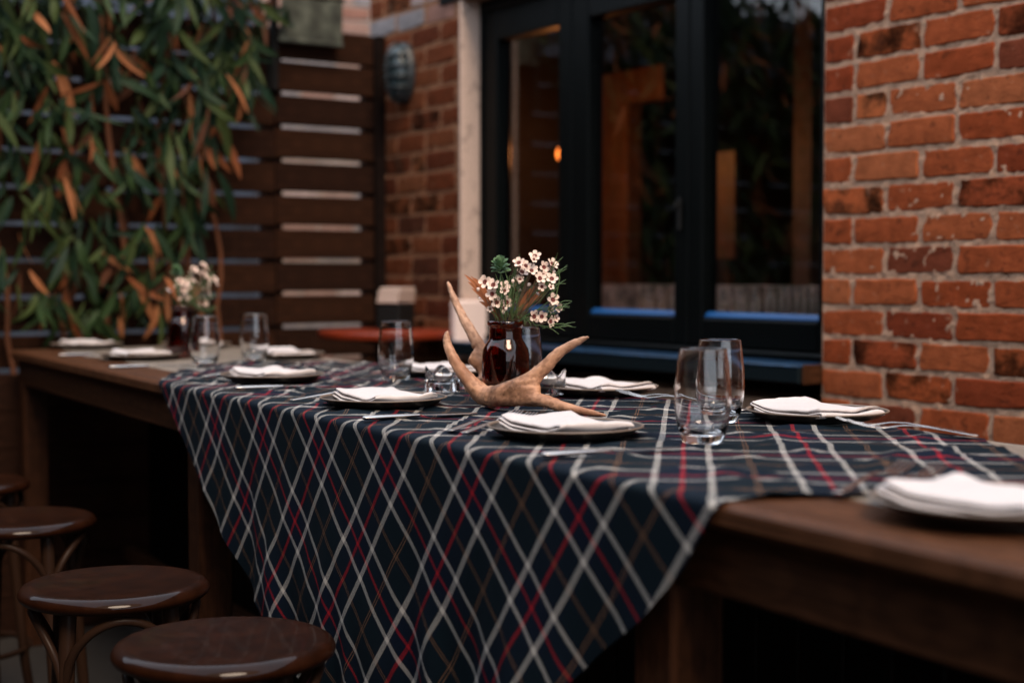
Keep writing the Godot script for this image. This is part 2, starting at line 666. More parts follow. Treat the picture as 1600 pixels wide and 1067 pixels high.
# lays a field of bricks on a face: o its lower left corner, ux along it, n outwards
func brick_field(parent: Node, o: Vector3, ux: Vector3, n: Vector3, length: float, y0: float, y1: float, one_by_one: Callable, tones: Array, pale_from := 99.0, jig := 1.0) -> void:
	if brick_meshes.is_empty():
		for l in [0.2285, 0.2285, 0.2285, 0.2285, 0.2285, 0.109, 0.109, 0.150, 0.066]:
			brick_meshes.append(make_brick(l))
			brick_sizes.append(l)
	var rest := {}
	var pitch := 0.0862
	var row := int(floor(y0 / pitch))
	var b := Basis(ux, Vector3.UP, n)
	while (row + 0.5) * pitch < y1:
		var y := (row + 0.5) * pitch
		if y < y0:
			row += 1
			continue
		var x := 0.0
		var first := true
		while x < length - 0.03:
			var l := 0.2285
			if first and row % 2 == 0:
				l = 0.109
			elif first and rng.randf() < 0.18:
				l = 0.150
			first = false
			if rng.randf() < 0.035:
				l = 0.109
			if x + l > length - 0.03:
				var left := length - x
				l = 0.2285 if left > 0.2 else 0.150 if left > 0.13 else 0.109 if left > 0.09 else 0.066
			var pick := 0
			if l > 0.2:
				pick = rng.randi() % 5
			elif l == 0.109:
				pick = 5 + rng.randi() % 2
			elif l == 0.150:
				pick = 7
			else:
				pick = 8
			var stretch := 1.0
			if x + l > length:
				stretch = maxf((length - x - 0.002) / l, 0.3)
			var at := o + ux * (x + l * stretch * 0.5 + rng.randf_range(-0.002, 0.002)) + Vector3.UP * (y + rng.randf_range(-0.002, 0.002)) + n * rng.randf_range(-0.0018, 0.0016) * jig
			var t := Transform3D(b * Basis(Vector3.BACK, rng.randf_range(-0.009, 0.009)) * Basis(Vector3.UP, rng.randf_range(-0.006, 0.006)) * Basis.from_scale(Vector3(stretch, 1, 1)), at)
			var tone := rng.randi() % tones.size()
			if tones.size() == 12 and tone >= 8 and rng.randf() < 0.65:
				tone -= 8
			var use: Material = tones[tone]
			if y > pale_from and rng.randf() < 0.85:
				use = M.pale_bricks[rng.randi() % M.pale_bricks.size()]
			if one_by_one.call(at):
				part("brick", brick_meshes[pick], use, parent, t)
			else:
				var key := [pick, use]
				if not rest.has(key):
					rest[key] = []
				rest[key].append(t)
			x += l * stretch + 0.0115
		row += 1
	# bricks that the picture does not show one by one
	for key in rest:
		var mm := MultiMesh.new()
		mm.transform_format = MultiMesh.TRANSFORM_3D
		mm.mesh = brick_meshes[key[0]]
		mm.instance_count = rest[key].size()
		for i in rest[key].size():
			mm.set_instance_transform(i, rest[key][i])
		var o2 := MultiMeshInstance3D.new()
		o2.name = numbered("brickwork", parent)
		o2.multimesh = mm
		o2.material_override = key[1]
		o2.set_meta("kind", "stuff")
		parent.add_child(o2)

const WZ := -3.11
const OL := -4.997   # window opening
const OR := -3.020
const OT := 2.39
const OB := 0.985

func brick_wall() -> void:
	var w := thing("brick_wall", "old red brick wall with thick pale mortar around the black framed window", "wall")
	var near := func(at: Vector3): return at.y > 0.78 and at.y < 2.25 and at.x < -2.0 and at.x > -3.05
	var far := func(at: Vector3): return at.y > 0.85 and at.y < 2.6
	var none := func(_at: Vector3): return false
	var X := Vector3.RIGHT
	var N := Vector3.BACK
	var z := WZ
	brick_field(w, Vector3(OR, 0, z), X, N, 6.02, 0.0, 3.4, near, M.bricks)
	brick_field(w, Vector3(-5.75, 0, z), X, N, 0.745, 0.0, 3.4, far, M.shaded_bricks, 2.30)
	brick_field(w, Vector3(OL, 0, z), X, N, 1.967, 0.0, 0.9, none, M.bricks)
	brick_field(w, Vector3(OL, 0, z), X, N, 1.967, OT + 0.09, 3.4, none, M.bricks, 2.36)
	# the mortar bed behind the bricks
	var d := 0.22
	var mz := z - 0.0036 - d * 0.5
	part("mortar_bed", mortar_slab(1.2, 3.4, d), M.mortar, w, xf(Vector3(OR + 0.6, 1.7, mz)))
	part("mortar_bed", mortar_slab(4.9, 3.4, d), M.mortar, w, xf(Vector3(OR + 3.65, 1.7, mz)))
	part("mortar_bed", mortar_slab(0.755, 3.4, d), M.shaded_mortar, w, xf(Vector3(OL - 0.3775, 1.7, mz)))
	part("mortar_bed", boxm(Vector3(OR - OL, OB - 0.06, d), 0.0), M.mortar, w, xf(Vector3((OL + OR) * 0.5, (OB - 0.06) * 0.5, mz)))
	part("mortar_bed", boxm(Vector3(OR - OL, 3.4 - OT, d), 0.0), M.mortar, w, xf(Vector3((OL + OR) * 0.5, (3.4 + OT) * 0.5, mz)))
	part("lintel", boxm(Vector3(OR - OL + 0.3, 0.086, 0.1), 0.004), M.frame, w, xf(Vector3((OL + OR) * 0.5, OT + 0.044, z - 0.04)))
	# rendered jamb on the left side of the opening, on a thicker plinth
	part("jamb", boxm(Vector3(0.012, OT - 1.20, 0.125), 0.003), M.render, w, xf(Vector3(OL + 0.007, (OT + 1.20) * 0.5, z - 0.055)))
	var pl := MB.new()
	pl.box(Vector3(0.05, 0.235, 0.20), Transform3D(Basis(), Vector3(OL + 0.027, 1.082, z - 0.045)), 0.01)
	part("jamb_plinth", pl.build(false), M.white, w)

# mortar with an uneven troweled face
func mortar_slab(l: float, h: float, d: float) -> ArrayMesh:
	var m := MB.new()
	var step := 0.05 if l > 2.0 else 0.011
	var nx := int(l / step)
	var ny := int(h / step)
	var f := FastNoiseLite.new()
	f.seed = 4
	f.frequency = 26.0
	f.fractal_octaves = 3
	for j in ny + 1:
		for i in nx + 1:
			var x := (float(i) / nx - 0.5) * l
			var y := (float(j) / ny - 0.5) * h
			var edge: bool = i == 0 or j == 0 or i == nx or j == ny
			m.p(Vector3(x, y, d * 0.5 + (0.0 if edge else minf(f.get_noise_2d(x, y) * 0.006, 0.0028))))
	for j in ny:
		for i in nx:
			var a := j * (nx + 1) + i
			m.quad(a, a + 1, a + nx + 2, a + nx + 1)
	var c := []
	for q in [[-1, -1], [1, -1], [1, 1], [-1, 1]]:
		c.append(m.p(Vector3(q[0] * l * 0.5, q[1] * h * 0.5, -d * 0.5)))
		c.append(m.p(Vector3(q[0] * l * 0.5, q[1] * h * 0.5, d * 0.5)))
	for i in 4:
		var j := (i + 1) % 4
		m.quad(c[i * 2], c[j * 2], c[j * 2 + 1], c[i * 2 + 1])
	m.quad(c[6], c[4], c[2], c[0])
	return m.build(false)

# ---------------------------------------------------------------- window
func window() -> void:
	var w := thing("folding_window", "black framed three panel servery window in the brick wall", "window", Vector3(0, 0, -3.235))
	var fd := 0.07
	var bar := func(called: String, x0: float, x1: float, y0: float, y1: float, depth: float, parent: Node) -> void:
		part(called, boxm(Vector3(x1 - x0, y1 - y0, depth), 0.006), M.frame, parent, xf(Vector3((x0 + x1) * 0.5, (y0 + y1) * 0.5, 0)))
	# outer frame
	bar.call("frame", OL + 0.014, -4.966, 1.04, OT, 0.09, w)
	bar.call("frame", -3.05, OR - 0.001, 1.04, OT, 0.09, w)
	bar.call("frame", -4.9658, -3.0502, 2.345, OT - 0.001, 0.09, w)
	bar.call("frame", -4.9658, -3.0502, 1.038, 1.062, 0.09, w)
	var panels := [[-4.964, -4.87, -4.455, -4.372], [-4.368, -4.268, -3.788, -3.715], [-3.711, -3.645, -3.125, -3.052]]
	for q in panels:
		bar.call("stile", q[0], q[1], 1.064, 2.343, fd, w)
		bar.call("stile", q[2], q[3], 1.064, 2.343, fd, w)
		bar.call("rail", q[1] + 0.0005, q[2] - 0.0005, 1.064, 1.158, fd, w)
		bar.call("rail", q[1] + 0.0005, q[2] - 0.0005, 2.225, 2.343, fd, w)
		var bd := MB.new()
		bd.box(Vector3(q[2] - q[1] - 0.004, 0.024, 0.010), Transform3D(Basis(Vector3.RIGHT, -0.75), Vector3((q[1] + q[2]) * 0.5, 1.168, 0.014)), 0.002)
		part("sky_tint_strip", bd.build(false), M.sky_tint_bead, w)  # added sloped strip that stands in for a blue sky reflection
		part("pane", boxm(Vector3(q[2] - q[1] + 0.01, 1.077, 0.005), 0.0), M.pane, w, xf(Vector3((q[1] + q[2]) * 0.5, 1.6915, -0.005)))
	# latch on the middle stile
	var h := MB.new()
	h.box(Vector3(0.018, 0.11, 0.014), xf(Vector3(-3.752, 1.50, 0.042)), 0.004)
	h.box(Vector3(0.014, 0.02, 0.03), xf(Vector3(-3.752, 1.53, 0.05)), 0.004)
	part("latch", h.build(false), M.black, w)
	# the sill, a thick metal faced ledge; sky reflection painted blue on top
	var s := thing("servery_sill", "ledge along the bottom of the black window with sky reflection painted blue on top", "sill", Vector3((OL + OR) * 0.5, 0.985, -3.12))
	part("ledge", boxm(Vector3(OR - OL - 0.03, 0.046, 0.188), 0.004), M.sill_face, s, xf(Vector3(0.008, 0.023, 0)))
	part("sky_tint_top", boxm(Vector3(OR - OL - 0.03, 0.0065, 0.192), 0.003), M.sill, s, xf(Vector3(0.008, 0.0496, 0)))
	part("ledge_end", boxm(Vector3(0.01, 0.058, 0.17), 0.003), M.table_apron, s, xf(Vector3((OR - OL) * 0.5 - 0.002, 0.026, -0.002)))

# ---------------------------------------------------------------- room behind the window
func bar_room() -> void:
	var r := thing("bar_room", "dark room seen through the black framed window", "room")
	r.set_meta("kind", "structure")
	var bx := func(called: String, a: Vector3, b: Vector3, m: Material, parent: Node) -> MeshInstance3D:
		return part(called, boxm((b - a).abs(), 0.0), m, parent, xf((a + b) * 0.5))
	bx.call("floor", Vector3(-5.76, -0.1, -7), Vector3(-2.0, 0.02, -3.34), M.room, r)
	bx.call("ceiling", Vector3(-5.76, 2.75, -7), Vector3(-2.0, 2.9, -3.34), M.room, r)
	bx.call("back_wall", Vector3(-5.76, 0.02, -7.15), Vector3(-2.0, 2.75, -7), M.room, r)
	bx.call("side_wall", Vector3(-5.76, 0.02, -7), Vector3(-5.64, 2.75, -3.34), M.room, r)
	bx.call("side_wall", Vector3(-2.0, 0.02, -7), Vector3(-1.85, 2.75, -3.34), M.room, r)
	# timber doorway and posts
	var d := thing("timber_doorway", "pale timber door frame inside the dark bar room", "doorway")
	bx.call("post", Vector3(-5.62, 0.02, -4.36), Vector3(-5.40, 2.10, -4.28), M.timber, d)
	bx.call("header", Vector3(-5.62, 2.101, -4.36), Vector3(-5.14, 2.25, -4.28), M.timber, d)
	var b := thing("menu_board", "plain brown timber board standing behind the tumblers in the window", "board")
	bx.call("board_face", Vector3(-4.84, 1.37, -4.33), Vector3(-4.69, 1.83, -4.30), M.timber, b)
	bx.call("board_leg", Vector3(-4.80, 0.02, -4.33), Vector3(-4.73, 1.369, -4.305), M.room, b)
	var p := thing("timber_post", "slim pale timber post at the right of the dark bar room", "post")
	bx.call("post_shaft", Vector3(-4.33, 0.02, -4.36), Vector3(-4.23, 2.745, -4.29), M.timber, p)
	# shelving at the back, with bottles
	var s := thing("back_shelves", "dark shelves on the rear wall of the bar room", "shelves")
	for k in 5:
		bx.call("shelf", Vector3(-5.6, 0.7 + k * 0.4, -6.98), Vector3(-3.0, 0.73 + k * 0.4, -6.7), M.room, s)
	# bench with rows of clean tumblers
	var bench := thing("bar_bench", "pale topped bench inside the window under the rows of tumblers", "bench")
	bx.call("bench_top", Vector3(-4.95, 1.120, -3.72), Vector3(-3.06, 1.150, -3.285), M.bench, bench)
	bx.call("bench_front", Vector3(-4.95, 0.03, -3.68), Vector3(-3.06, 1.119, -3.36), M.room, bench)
	bx.call("added_backing", Vector3(-4.95, 1.151, -3.715), Vector3(-3.06, 1.262, -3.70), M.tumbler_backing, bench)  # pale board added to brighten the tumblers in front of it
	# pendant bulb
	var l := thing("pendant_lamp", "small glowing orange bulb hanging inside the left window panel", "lamp", Vector3(-5.178, 1.825, -3.75))
	var bm := MB.new()
	bm.lathe(prof([0.0, -0.036, 0.018, -0.032, 0.030, -0.015, 0.032, 0.0, 0.027, 0.018, 0.016, 0.034, 0.013, 0.045, 0.0, 0.046]), 20)
	part("bulb", bm.build(), M.bulb, l)
	var cm := MB.new()
	cm.tube(PackedVector3Array([Vector3(0, 0.047, 0), Vector3(0, 0.09, 0), Vector3(0, 0.925, 0)]), PackedFloat32Array([0.014, 0.012, 0.003]), 8)
	part("cord", cm.build(), M.black, l)
	var o := OmniLight3D.new()
	o.name = "bulb_light"
	o.light_energy = 0.07
	o.light_color = Color(1.0, 0.62, 0.34)
	o.omni_range = 6.0
	o.omni_attenuation = 2.0
	o.light_size = 0.03
	o.shadow_enabled = true
	l.add_child(o)

# ---------------------------------------------------------------- fence
func fence() -> void:
	var f := thing("slat_fence", "tall dark timber fence of horizontal slats with narrow gaps", "fence")
	var fx := -5.65
	var bays := [-3.085, -2.60, -1.10, 0.30, 1.04]
	for k in bays.size() - 1:
		var z0: float = bays[k] + 0.002
		var z1: float = bays[k + 1] - 0.002
		var drop := -0.006 if k > 0 else 0.0
		for i in 17:
			var y := 0.039 + i * 0.1392 + drop + rng.randf_range(-0.0015, 0.0015)
			var top: bool = i == 16
			var hgt := 0.1215 if not top else 0.129
			part("slat", boxm(Vector3(0.022, hgt, z1 - z0), 0.003), M.fence if (i * 7 + k * 3) % 5 < 3 else M.fence2, f, xf(Vector3(fx + rng.randf_range(-0.0015, 0.0015), y, (z0 + z1) * 0.5)))
	for z in [-3.072, -2.60, -1.85, -1.10, 0.30, 0.99]:
		part("post", boxm(Vector3(0.05, 2.33, 0.085 if z > -3 else 0.075), 0.003), M.post, f, xf(Vector3(fx - 0.037, 1.165, z)))
	part("post", boxm(Vector3(0.03, 2.33, 0.045), 0.003), M.post, f, xf(Vector3(fx + 0.028, 1.165, -3.085)))

# ---------------------------------------------------------------- what stands beyond the fence
func beyond() -> void:
	var w := thing("neighbour_wall", "pale whitewashed brick wall seen above and through the fence", "wall")
	part("mortar_bed", boxm(Vector3(0.2, 5.0, 3.4), 0.0), M.pale_mortar, w, xf(Vector3(-8.107, 2.5, -5.30)))
	var see := func(at: Vector3): return at.z > -4.4 and at.z < -2.9 and at.y > 1.9 and at.y < 3.1
	brick_field(w, Vector3(-8.0, 0, -3.62), Vector3(0, 0, -1), Vector3(1, 0, 0), 3.0, 0.0, 5.0, see, M.pale_bricks)
	var s := thing("skylit_shade_wall", "wall added beyond the fence behind the creeper, its blue grey standing in for skylit shade", "wall")
	part("wall_panel", boxm(Vector3(0.2, 3.2, 7.2), 0.0), M.skylit_shade, s, xf(Vector3(-8.1, 1.6, 0.02)))  # added to give the left fence gaps a dim blue shade

# ---------------------------------------------------------------- table
func along(s: float, t: float, y: float) -> Vector3:
	# s along the front edge, t away from it, both in metres on the table top
	return Vector3(s * 0.9978 + t * 0.0664, y, -1.053 + s * 0.0664 - t * 0.9978)

const TOP := 1.036
const TW := 0.765

func table() -> void:
	var t := thing("long_table", "long dark timber bar table with a thick edge and square legs", "table", along(-2.2, 0.0, 0.0), TH)
	# local: x along the front edge from s = -2.2, z towards the stools
	var o := -2.2
	var s0 := -5.26
	var s1 := 1.2
	var planks := 5
	var pw := TW / planks
	for k in planks:
		part("tabletop_plank", boxm(Vector3(s1 - s0, 0.034, pw - 0.0012), 0.004 if k else 0.008), M.table_top if k == 0 else M.table_pale, t, xf(Vector3((s0 + s1) * 0.5 - o, TOP - 0.017, -(k + 0.5) * pw)))
	for z in [-0.036, -TW + 0.036]:
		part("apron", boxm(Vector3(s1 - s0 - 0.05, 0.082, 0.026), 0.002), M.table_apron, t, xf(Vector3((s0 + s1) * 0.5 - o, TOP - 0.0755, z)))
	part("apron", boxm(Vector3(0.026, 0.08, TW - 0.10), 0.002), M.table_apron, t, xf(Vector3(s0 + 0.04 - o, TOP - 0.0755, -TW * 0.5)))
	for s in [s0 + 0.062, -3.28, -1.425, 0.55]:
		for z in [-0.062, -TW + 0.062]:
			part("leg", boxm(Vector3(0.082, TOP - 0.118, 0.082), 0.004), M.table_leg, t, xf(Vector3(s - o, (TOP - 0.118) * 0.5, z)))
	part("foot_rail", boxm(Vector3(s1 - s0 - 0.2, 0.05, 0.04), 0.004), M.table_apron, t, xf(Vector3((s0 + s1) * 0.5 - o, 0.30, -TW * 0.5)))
	# boarded panel down the middle of the frame
	var x := s0 + 0.12
	while x < s1 - 0.1:
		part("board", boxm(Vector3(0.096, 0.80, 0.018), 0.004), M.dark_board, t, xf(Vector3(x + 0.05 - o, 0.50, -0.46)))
		x += 0.1

func pl(pts: Array, s: float) -> float:
	# piecewise linear through pairs
	if s <= pts[0]:
		return pts[1]
	for i in range(2, pts.size(), 2):
		if s <= pts[i]:
			return lerpf(pts[i - 1], pts[i + 1], (s - pts[i - 2]) / (pts[i] - pts[i - 2]))
	return pts[pts.size() - 1]

func tablecloth() -> void:
	var lo := [-4.087, 0.44, -4.06, 0.37, -3.93, 0.245, -3.775, 0.135, -3.47, 0.0, -3.18, -0.167, -2.93, -0.319, -2.683, -0.448, -2.12, -0.745, -1.5, -0.224, -1.412, -0.166, -1.33, -0.09, -1.262, 0.0, -1.20, 0.2, -1.165, 0.46]
	var hi := [-4.087, 0.44, -4.075, 0.55, -4.04, 0.62, -3.88, 0.72, -3.6, 0.90, -2.9, 1.25, -2.2, 1.10, -1.6, 0.80, -1.515, 0.72, -1.325, 0.59, -1.25, 0.53, -1.165, 0.46]
	var cols := PackedFloat32Array()
	var s := -4.087
	while s < -1.166:
		cols.append(s)
		s += 0.006 if s > -1.3 or s < -3.9 else 0.012
	cols.append(-1.165)
	var rows := PackedFloat32Array()
	var t := -0.76
	while t < 1.26:
		rows.append(t)
		t += 0.004 if absf(t) < 0.024 or absf(t - TW) < 0.024 else 0.014
	var wr := FastNoiseLite.new()
	wr.seed = 9
	wr.frequency = 3.0
	wr.fractal_octaves = 3
	var R := 0.014
	var arc := R * PI * 0.5
	var m := MB.new()
	m.use_uv = true
	var nr := rows.size()
	var ok := []
	for i in cols.size():
		var a := pl(lo, cols[i])
		var b := pl(hi, cols[i])
		for j in nr:
			var tt := clampf(rows[j], a, b)
			var ss := cols[i]
			# across the table's front edge: flat, then round the edge, then down
			var y := TOP + 0.004
			var d := tt
			var hang := 0.0
			if tt < R:
				var q := R - tt
				if q < arc:
					d = R - R * sin(q / R)
					y -= R * (1.0 - cos(q / R))
				else:
					hang = q - arc
					d = 0.0
					y -= R + hang
			elif tt > TW - R:
				var q := tt - (TW - R)
				if q < arc:
					d = TW - R + R * sin(q / R)
					y -= R * (1.0 - cos(q / R))
				else:
					hang = -(q - arc)
					d = TW
					y -= R - hang
			var off := 0.005
			if hang > 0.0:
				off += (wr.get_noise_2d(ss * 1.1, hang * 0.3) * 0.034 + 0.005 * sin(ss * 11.0 + hang * 2.0)) * smoothstep(0.0, 0.5, hang) + hang * 0.02
				d -= off
			elif hang < 0.0:
				off += (wr.get_noise_2d(ss * 1.5, 5.0) * 0.03 + 0.01) * smoothstep(0.0, 0.3, -hang)
				d += off
			else:
				var calm := smoothstep(0.0, 0.06, tt) * smoothstep(TW, TW - 0.06, tt)
				y += calm * maxf(0.0, wr.get_noise_2d(ss * 2.3 + 40.0, tt * 2.0) * 0.011 + wr.get_noise_2d(ss * 7.0, tt * 4.0 + 9.0) * 0.004)
				d += -0.005 * (1.0 - smoothstep(0.0, R, tt)) + 0.005 * smoothstep(TW - R, TW, tt)
			var u := ((ss + 3.189) * sin(0.646) + tt * cos(0.646)) / (0.299 * sin(0.646)) + 0.045
			var v := ((ss + 2.985) * sin(0.908) - tt * cos(0.908)) / (0.295 * sin(0.908)) + 0.245
			u += wr.get_noise_2d(ss * 0.8 + 7.0, tt * 0.8) * 0.02
			v += wr.get_noise_2d(ss * 0.8 - 17.0, tt * 0.8) * 0.02
			m.p(along(ss, d, y), Color.WHITE, Vector2(u, v))
			ok.append(rows[j] > a - 0.0145 and rows[j] < b + 0.0145)
	for i in cols.size() - 1:
		for j in nr - 1:
			var k := i * nr + j
			var a := m.v[k]
			var b := m.v[k + nr]
			var c := m.v[k + nr + 1]
			var e := m.v[k + 1]
			if (a - e).length_squared() < 1e-12 and (b - c).length_squared() < 1e-12:
				continue
			m.quad(k, k + nr, k + nr + 1, k + 1)
	var o := part("tablecloth", m.build(), M.cloth, self)
	tag(o, "dark navy tartan tablecloth with a corner hanging over the table front", "tablecloth")

# ---------------------------------------------------------------- place settings
func napkin_mesh(s: int) -> ArrayMesh:
	# a linen square folded into a flat packet: a sheet that runs to and fro, swept across
	var r := RandomNumberGenerator.new()
	r.seed = s
	var path := PackedVector2Array()
	var th := 0.0050
	var y := 0.0035
	var x0 := -0.098
	var x1 := 0.098
	var layers := 3
	for k in layers:
		var go: bool = k % 2 == 0
		var a := x0 + r.randf_range(0.0, 0.010) if k > 0 else x0 + 0.004
		var b := x1 - r.randf_range(0.0, 0.014)
		if k == layers - 1:
			b -= 0.012
		for i in 12:
			var f := i / 11.0
			var x := lerpf(b, a, f) if go else lerpf(a, b, f)
			path.append(Vector2(x, y + 0.0016 * sin(f * PI) * (1.0 if k > 1 else 0.2)))
		if k < layers - 1:
			var gap := 0.0070 if k != 1 else 0.0088
			var ex := (a if go else b)
			for i in range(1, 6):
				var an := PI * i / 6.0
				path.append(Vector2(ex + (-1.0 if go else 1.0) * sin(an) * gap * 0.62, y + gap * 0.5 * (1.0 - cos(an))))
			y += gap
	var nz := FastNoiseLite.new()
	nz.seed = s * 13 + 5
	nz.frequency = 9.0
	var m := MB.new()
	var n := path.size()
	var depth := 13
	for side in [1, -1]:
		for j in depth + 1:
			var fz := float(j) / depth - 0.5
			for i in n:
				var tn := (path[mini(i + 1, n - 1)] - path[maxi(i - 1, 0)]).normalized()
				var q : Vector2 = path[i] + Vector2(-tn.y, tn.x) * th * 0.5 * side
				var skew := 0.012 * nz.get_noise_2d(q.y * 60.0, 3.0)
				var w := 0.143 - 0.010 * smoothstep(0.0, 0.02, q.y) + 0.004 * nz.get_noise_2d(q.x * 0.5, q.y * 20.0)
				var lift := (0.0058 * nz.get_noise_2d(q.x * 0.50 + s, fz * 0.22) + 0.0006 * nz.get_noise_2d(q.x * 3.0, fz * 0.6 + s)) * smoothstep(0.004, 0.02, q.y)
				var sag := -0.0042 * pow(absf(fz) * 2.0, 4.0) * smoothstep(0.006, 0.022, q.y)
				# it lies up against the plate's rim
				var rise := 0.0085 * smoothstep(0.084, 0.124, Vector2(q.x * 1.06, fz * w).length())
				m.p(Vector3(q.x + skew * fz, maxf(q.y + lift + sag, 0.0005) + rise, fz * w))
	var lay := (depth + 1) * n
	for j in depth:
		for i in n - 1:
			var a := j * n + i
			m.quad(a, a + 1, a + n + 1, a + n)
			m.quad(lay + a, lay + a + n, lay + a + n + 1, lay + a + 1)
	for i in n - 1:
		m.quad(i, lay + i, lay + i + 1, i + 1)
		var e := depth * n + i
		m.quad(e, e + 1, lay + e + 1, lay + e)
	for j in depth:
		var a := j * n
		m.quad(a, a + n, lay + a + n, lay + a)
		var b := j * n + n - 1
		m.quad(b, lay + b, lay + b + n, b + n)
	m.outward(0)
	return m.build()

func nx(at: Vector3, turn: float) -> Transform3D:
	return Transform3D(Basis(Vector3.UP, turn) * Basis.from_scale(Vector3(1.03, 1.0, 0.96)), at)

func plate_mesh() -> Array:
	var m := MB.new()
	m.lathe(prof([0.0, 0.0035, 0.03, 0.0035, 0.070, 0.004, 0.090, 0.006, 0.108, 0.0105, 0.1205, 0.0165, 0.1225, 0.0182, 0.1215, 0.0170, 0.109, 0.0075, 0.090, 0.0022, 0.075, 0.0004, 0.0, 0.0]), 72)
	var r := MB.new()
	r.lathe(prof([0.1200, 0.0166, 0.1216, 0.0188, 0.1236, 0.0194, 0.1252, 0.0186, 0.1250, 0.0170, 0.1228, 0.0158, 0.1208, 0.0156]), 72, Vector3.ZERO, true)
	return [m.build(), r.build()]

func fork_mesh() -> ArrayMesh:
	# lies along z: tines at -z
	var m := MB.new()
	var flat := func(pts: Array, wid: Array, th: float) -> void:
		var f0 := m.idx.size()
		var first := m.v.size()
		for i in pts.size():
			var q: Vector3 = pts[i]
			var w: float = wid[i]
			for e in [[-1.0, 0.0], [-0.7, 1.0], [0.0, 1.25], [0.7, 1.0], [1.0, 0.0], [0.7, -0.7], [-0.7, -0.7]]:
				m.p(q + Vector3(e[0] * w * 0.5, (e[1] * 0.5) * th, 0))
		for i in pts.size() - 1:
			for k in 7:
				var a := first + i * 7 + k
				var b := first + i * 7 + (k + 1) % 7
				m.quad(a, b, b + 7, a + 7)
		var l := first + (pts.size() - 1) * 7
		for k in range(1, 6):
			m.tri(first, first + k + 1, first + k)
			m.tri(l, l + k, l + k + 1)
		m.outward(f0)
	flat.call([Vector3(0, 0.004, 0.102), Vector3(0, 0.0042, 0.099), Vector3(0, 0.005, 0.085), Vector3(0, 0.008, 0.05), Vector3(0, 0.011, 0.01), Vector3(0, 0.010, -0.015), Vector3(0, 0.006, -0.034), Vector3(0, 0.0042, -0.045), Vector3(0, 0.0042, -0.058)],
		[0.010, 0.016, 0.019, 0.014, 0.008, 0.007, 0.012, 0.021, 0.0245], 0.0024)
	for k in 4:
		var x := (k - 1.5) * 0.0068
		flat.call([Vector3(x, 0.0042, -0.0575), Vector3(x, 0.0050, -0.075), Vector3(x * 0.98, 0.0080, -0.092), Vector3(x * 0.96, 0.0115, -0.104)], [0.0042, 0.0038, 0.0033, 0.0018], 0.002)
	return m.build()

func make_fork(label: String) -> Node3D:
	var o := part("fork", fork_mesh(), M.steel, self)
	tag(o, label, "fork", "forks laid beside the plates")
	return o

func make_knife(label: String) -> Node3D:
	var k := thing("knife", label, "knife", Vector3.ZERO, 0.0, "knives laid beside the plates")
	var h := MB.new()
	h.tube(PackedVector3Array([Vector3(0, 0.0055, 0.115), Vector3(0, 0.0055, 0.112), Vector3(0, 0.0055, 0.09), Vector3(0, 0.0055, 0.04), Vector3(0, 0.0055, 0.005), Vector3(0, 0.0055, 0.0)]), PackedFloat32Array([0.004, 0.009, 0.0105, 0.0088, 0.0062, 0.004]), 14, Color.WHITE, 0.42)
	part("handle", h.build(), M.steel, k)
	var b := MB.new()
	b.tube(PackedVector3Array([Vector3(0, 0.0055, 0.0), Vector3(0, 0.005, -0.012), Vector3(0.001, 0.004, -0.05), Vector3(0.001, 0.003, -0.09), Vector3(-0.002, 0.003, -0.113), Vector3(-0.005, 0.003, -0.12)]), PackedFloat32Array([0.0038, 0.0075, 0.0095, 0.0098, 0.006, 0.001]), 10, Color.WHITE, 0.10)
	part("blade", b.build(), M.steel, k)
	return k

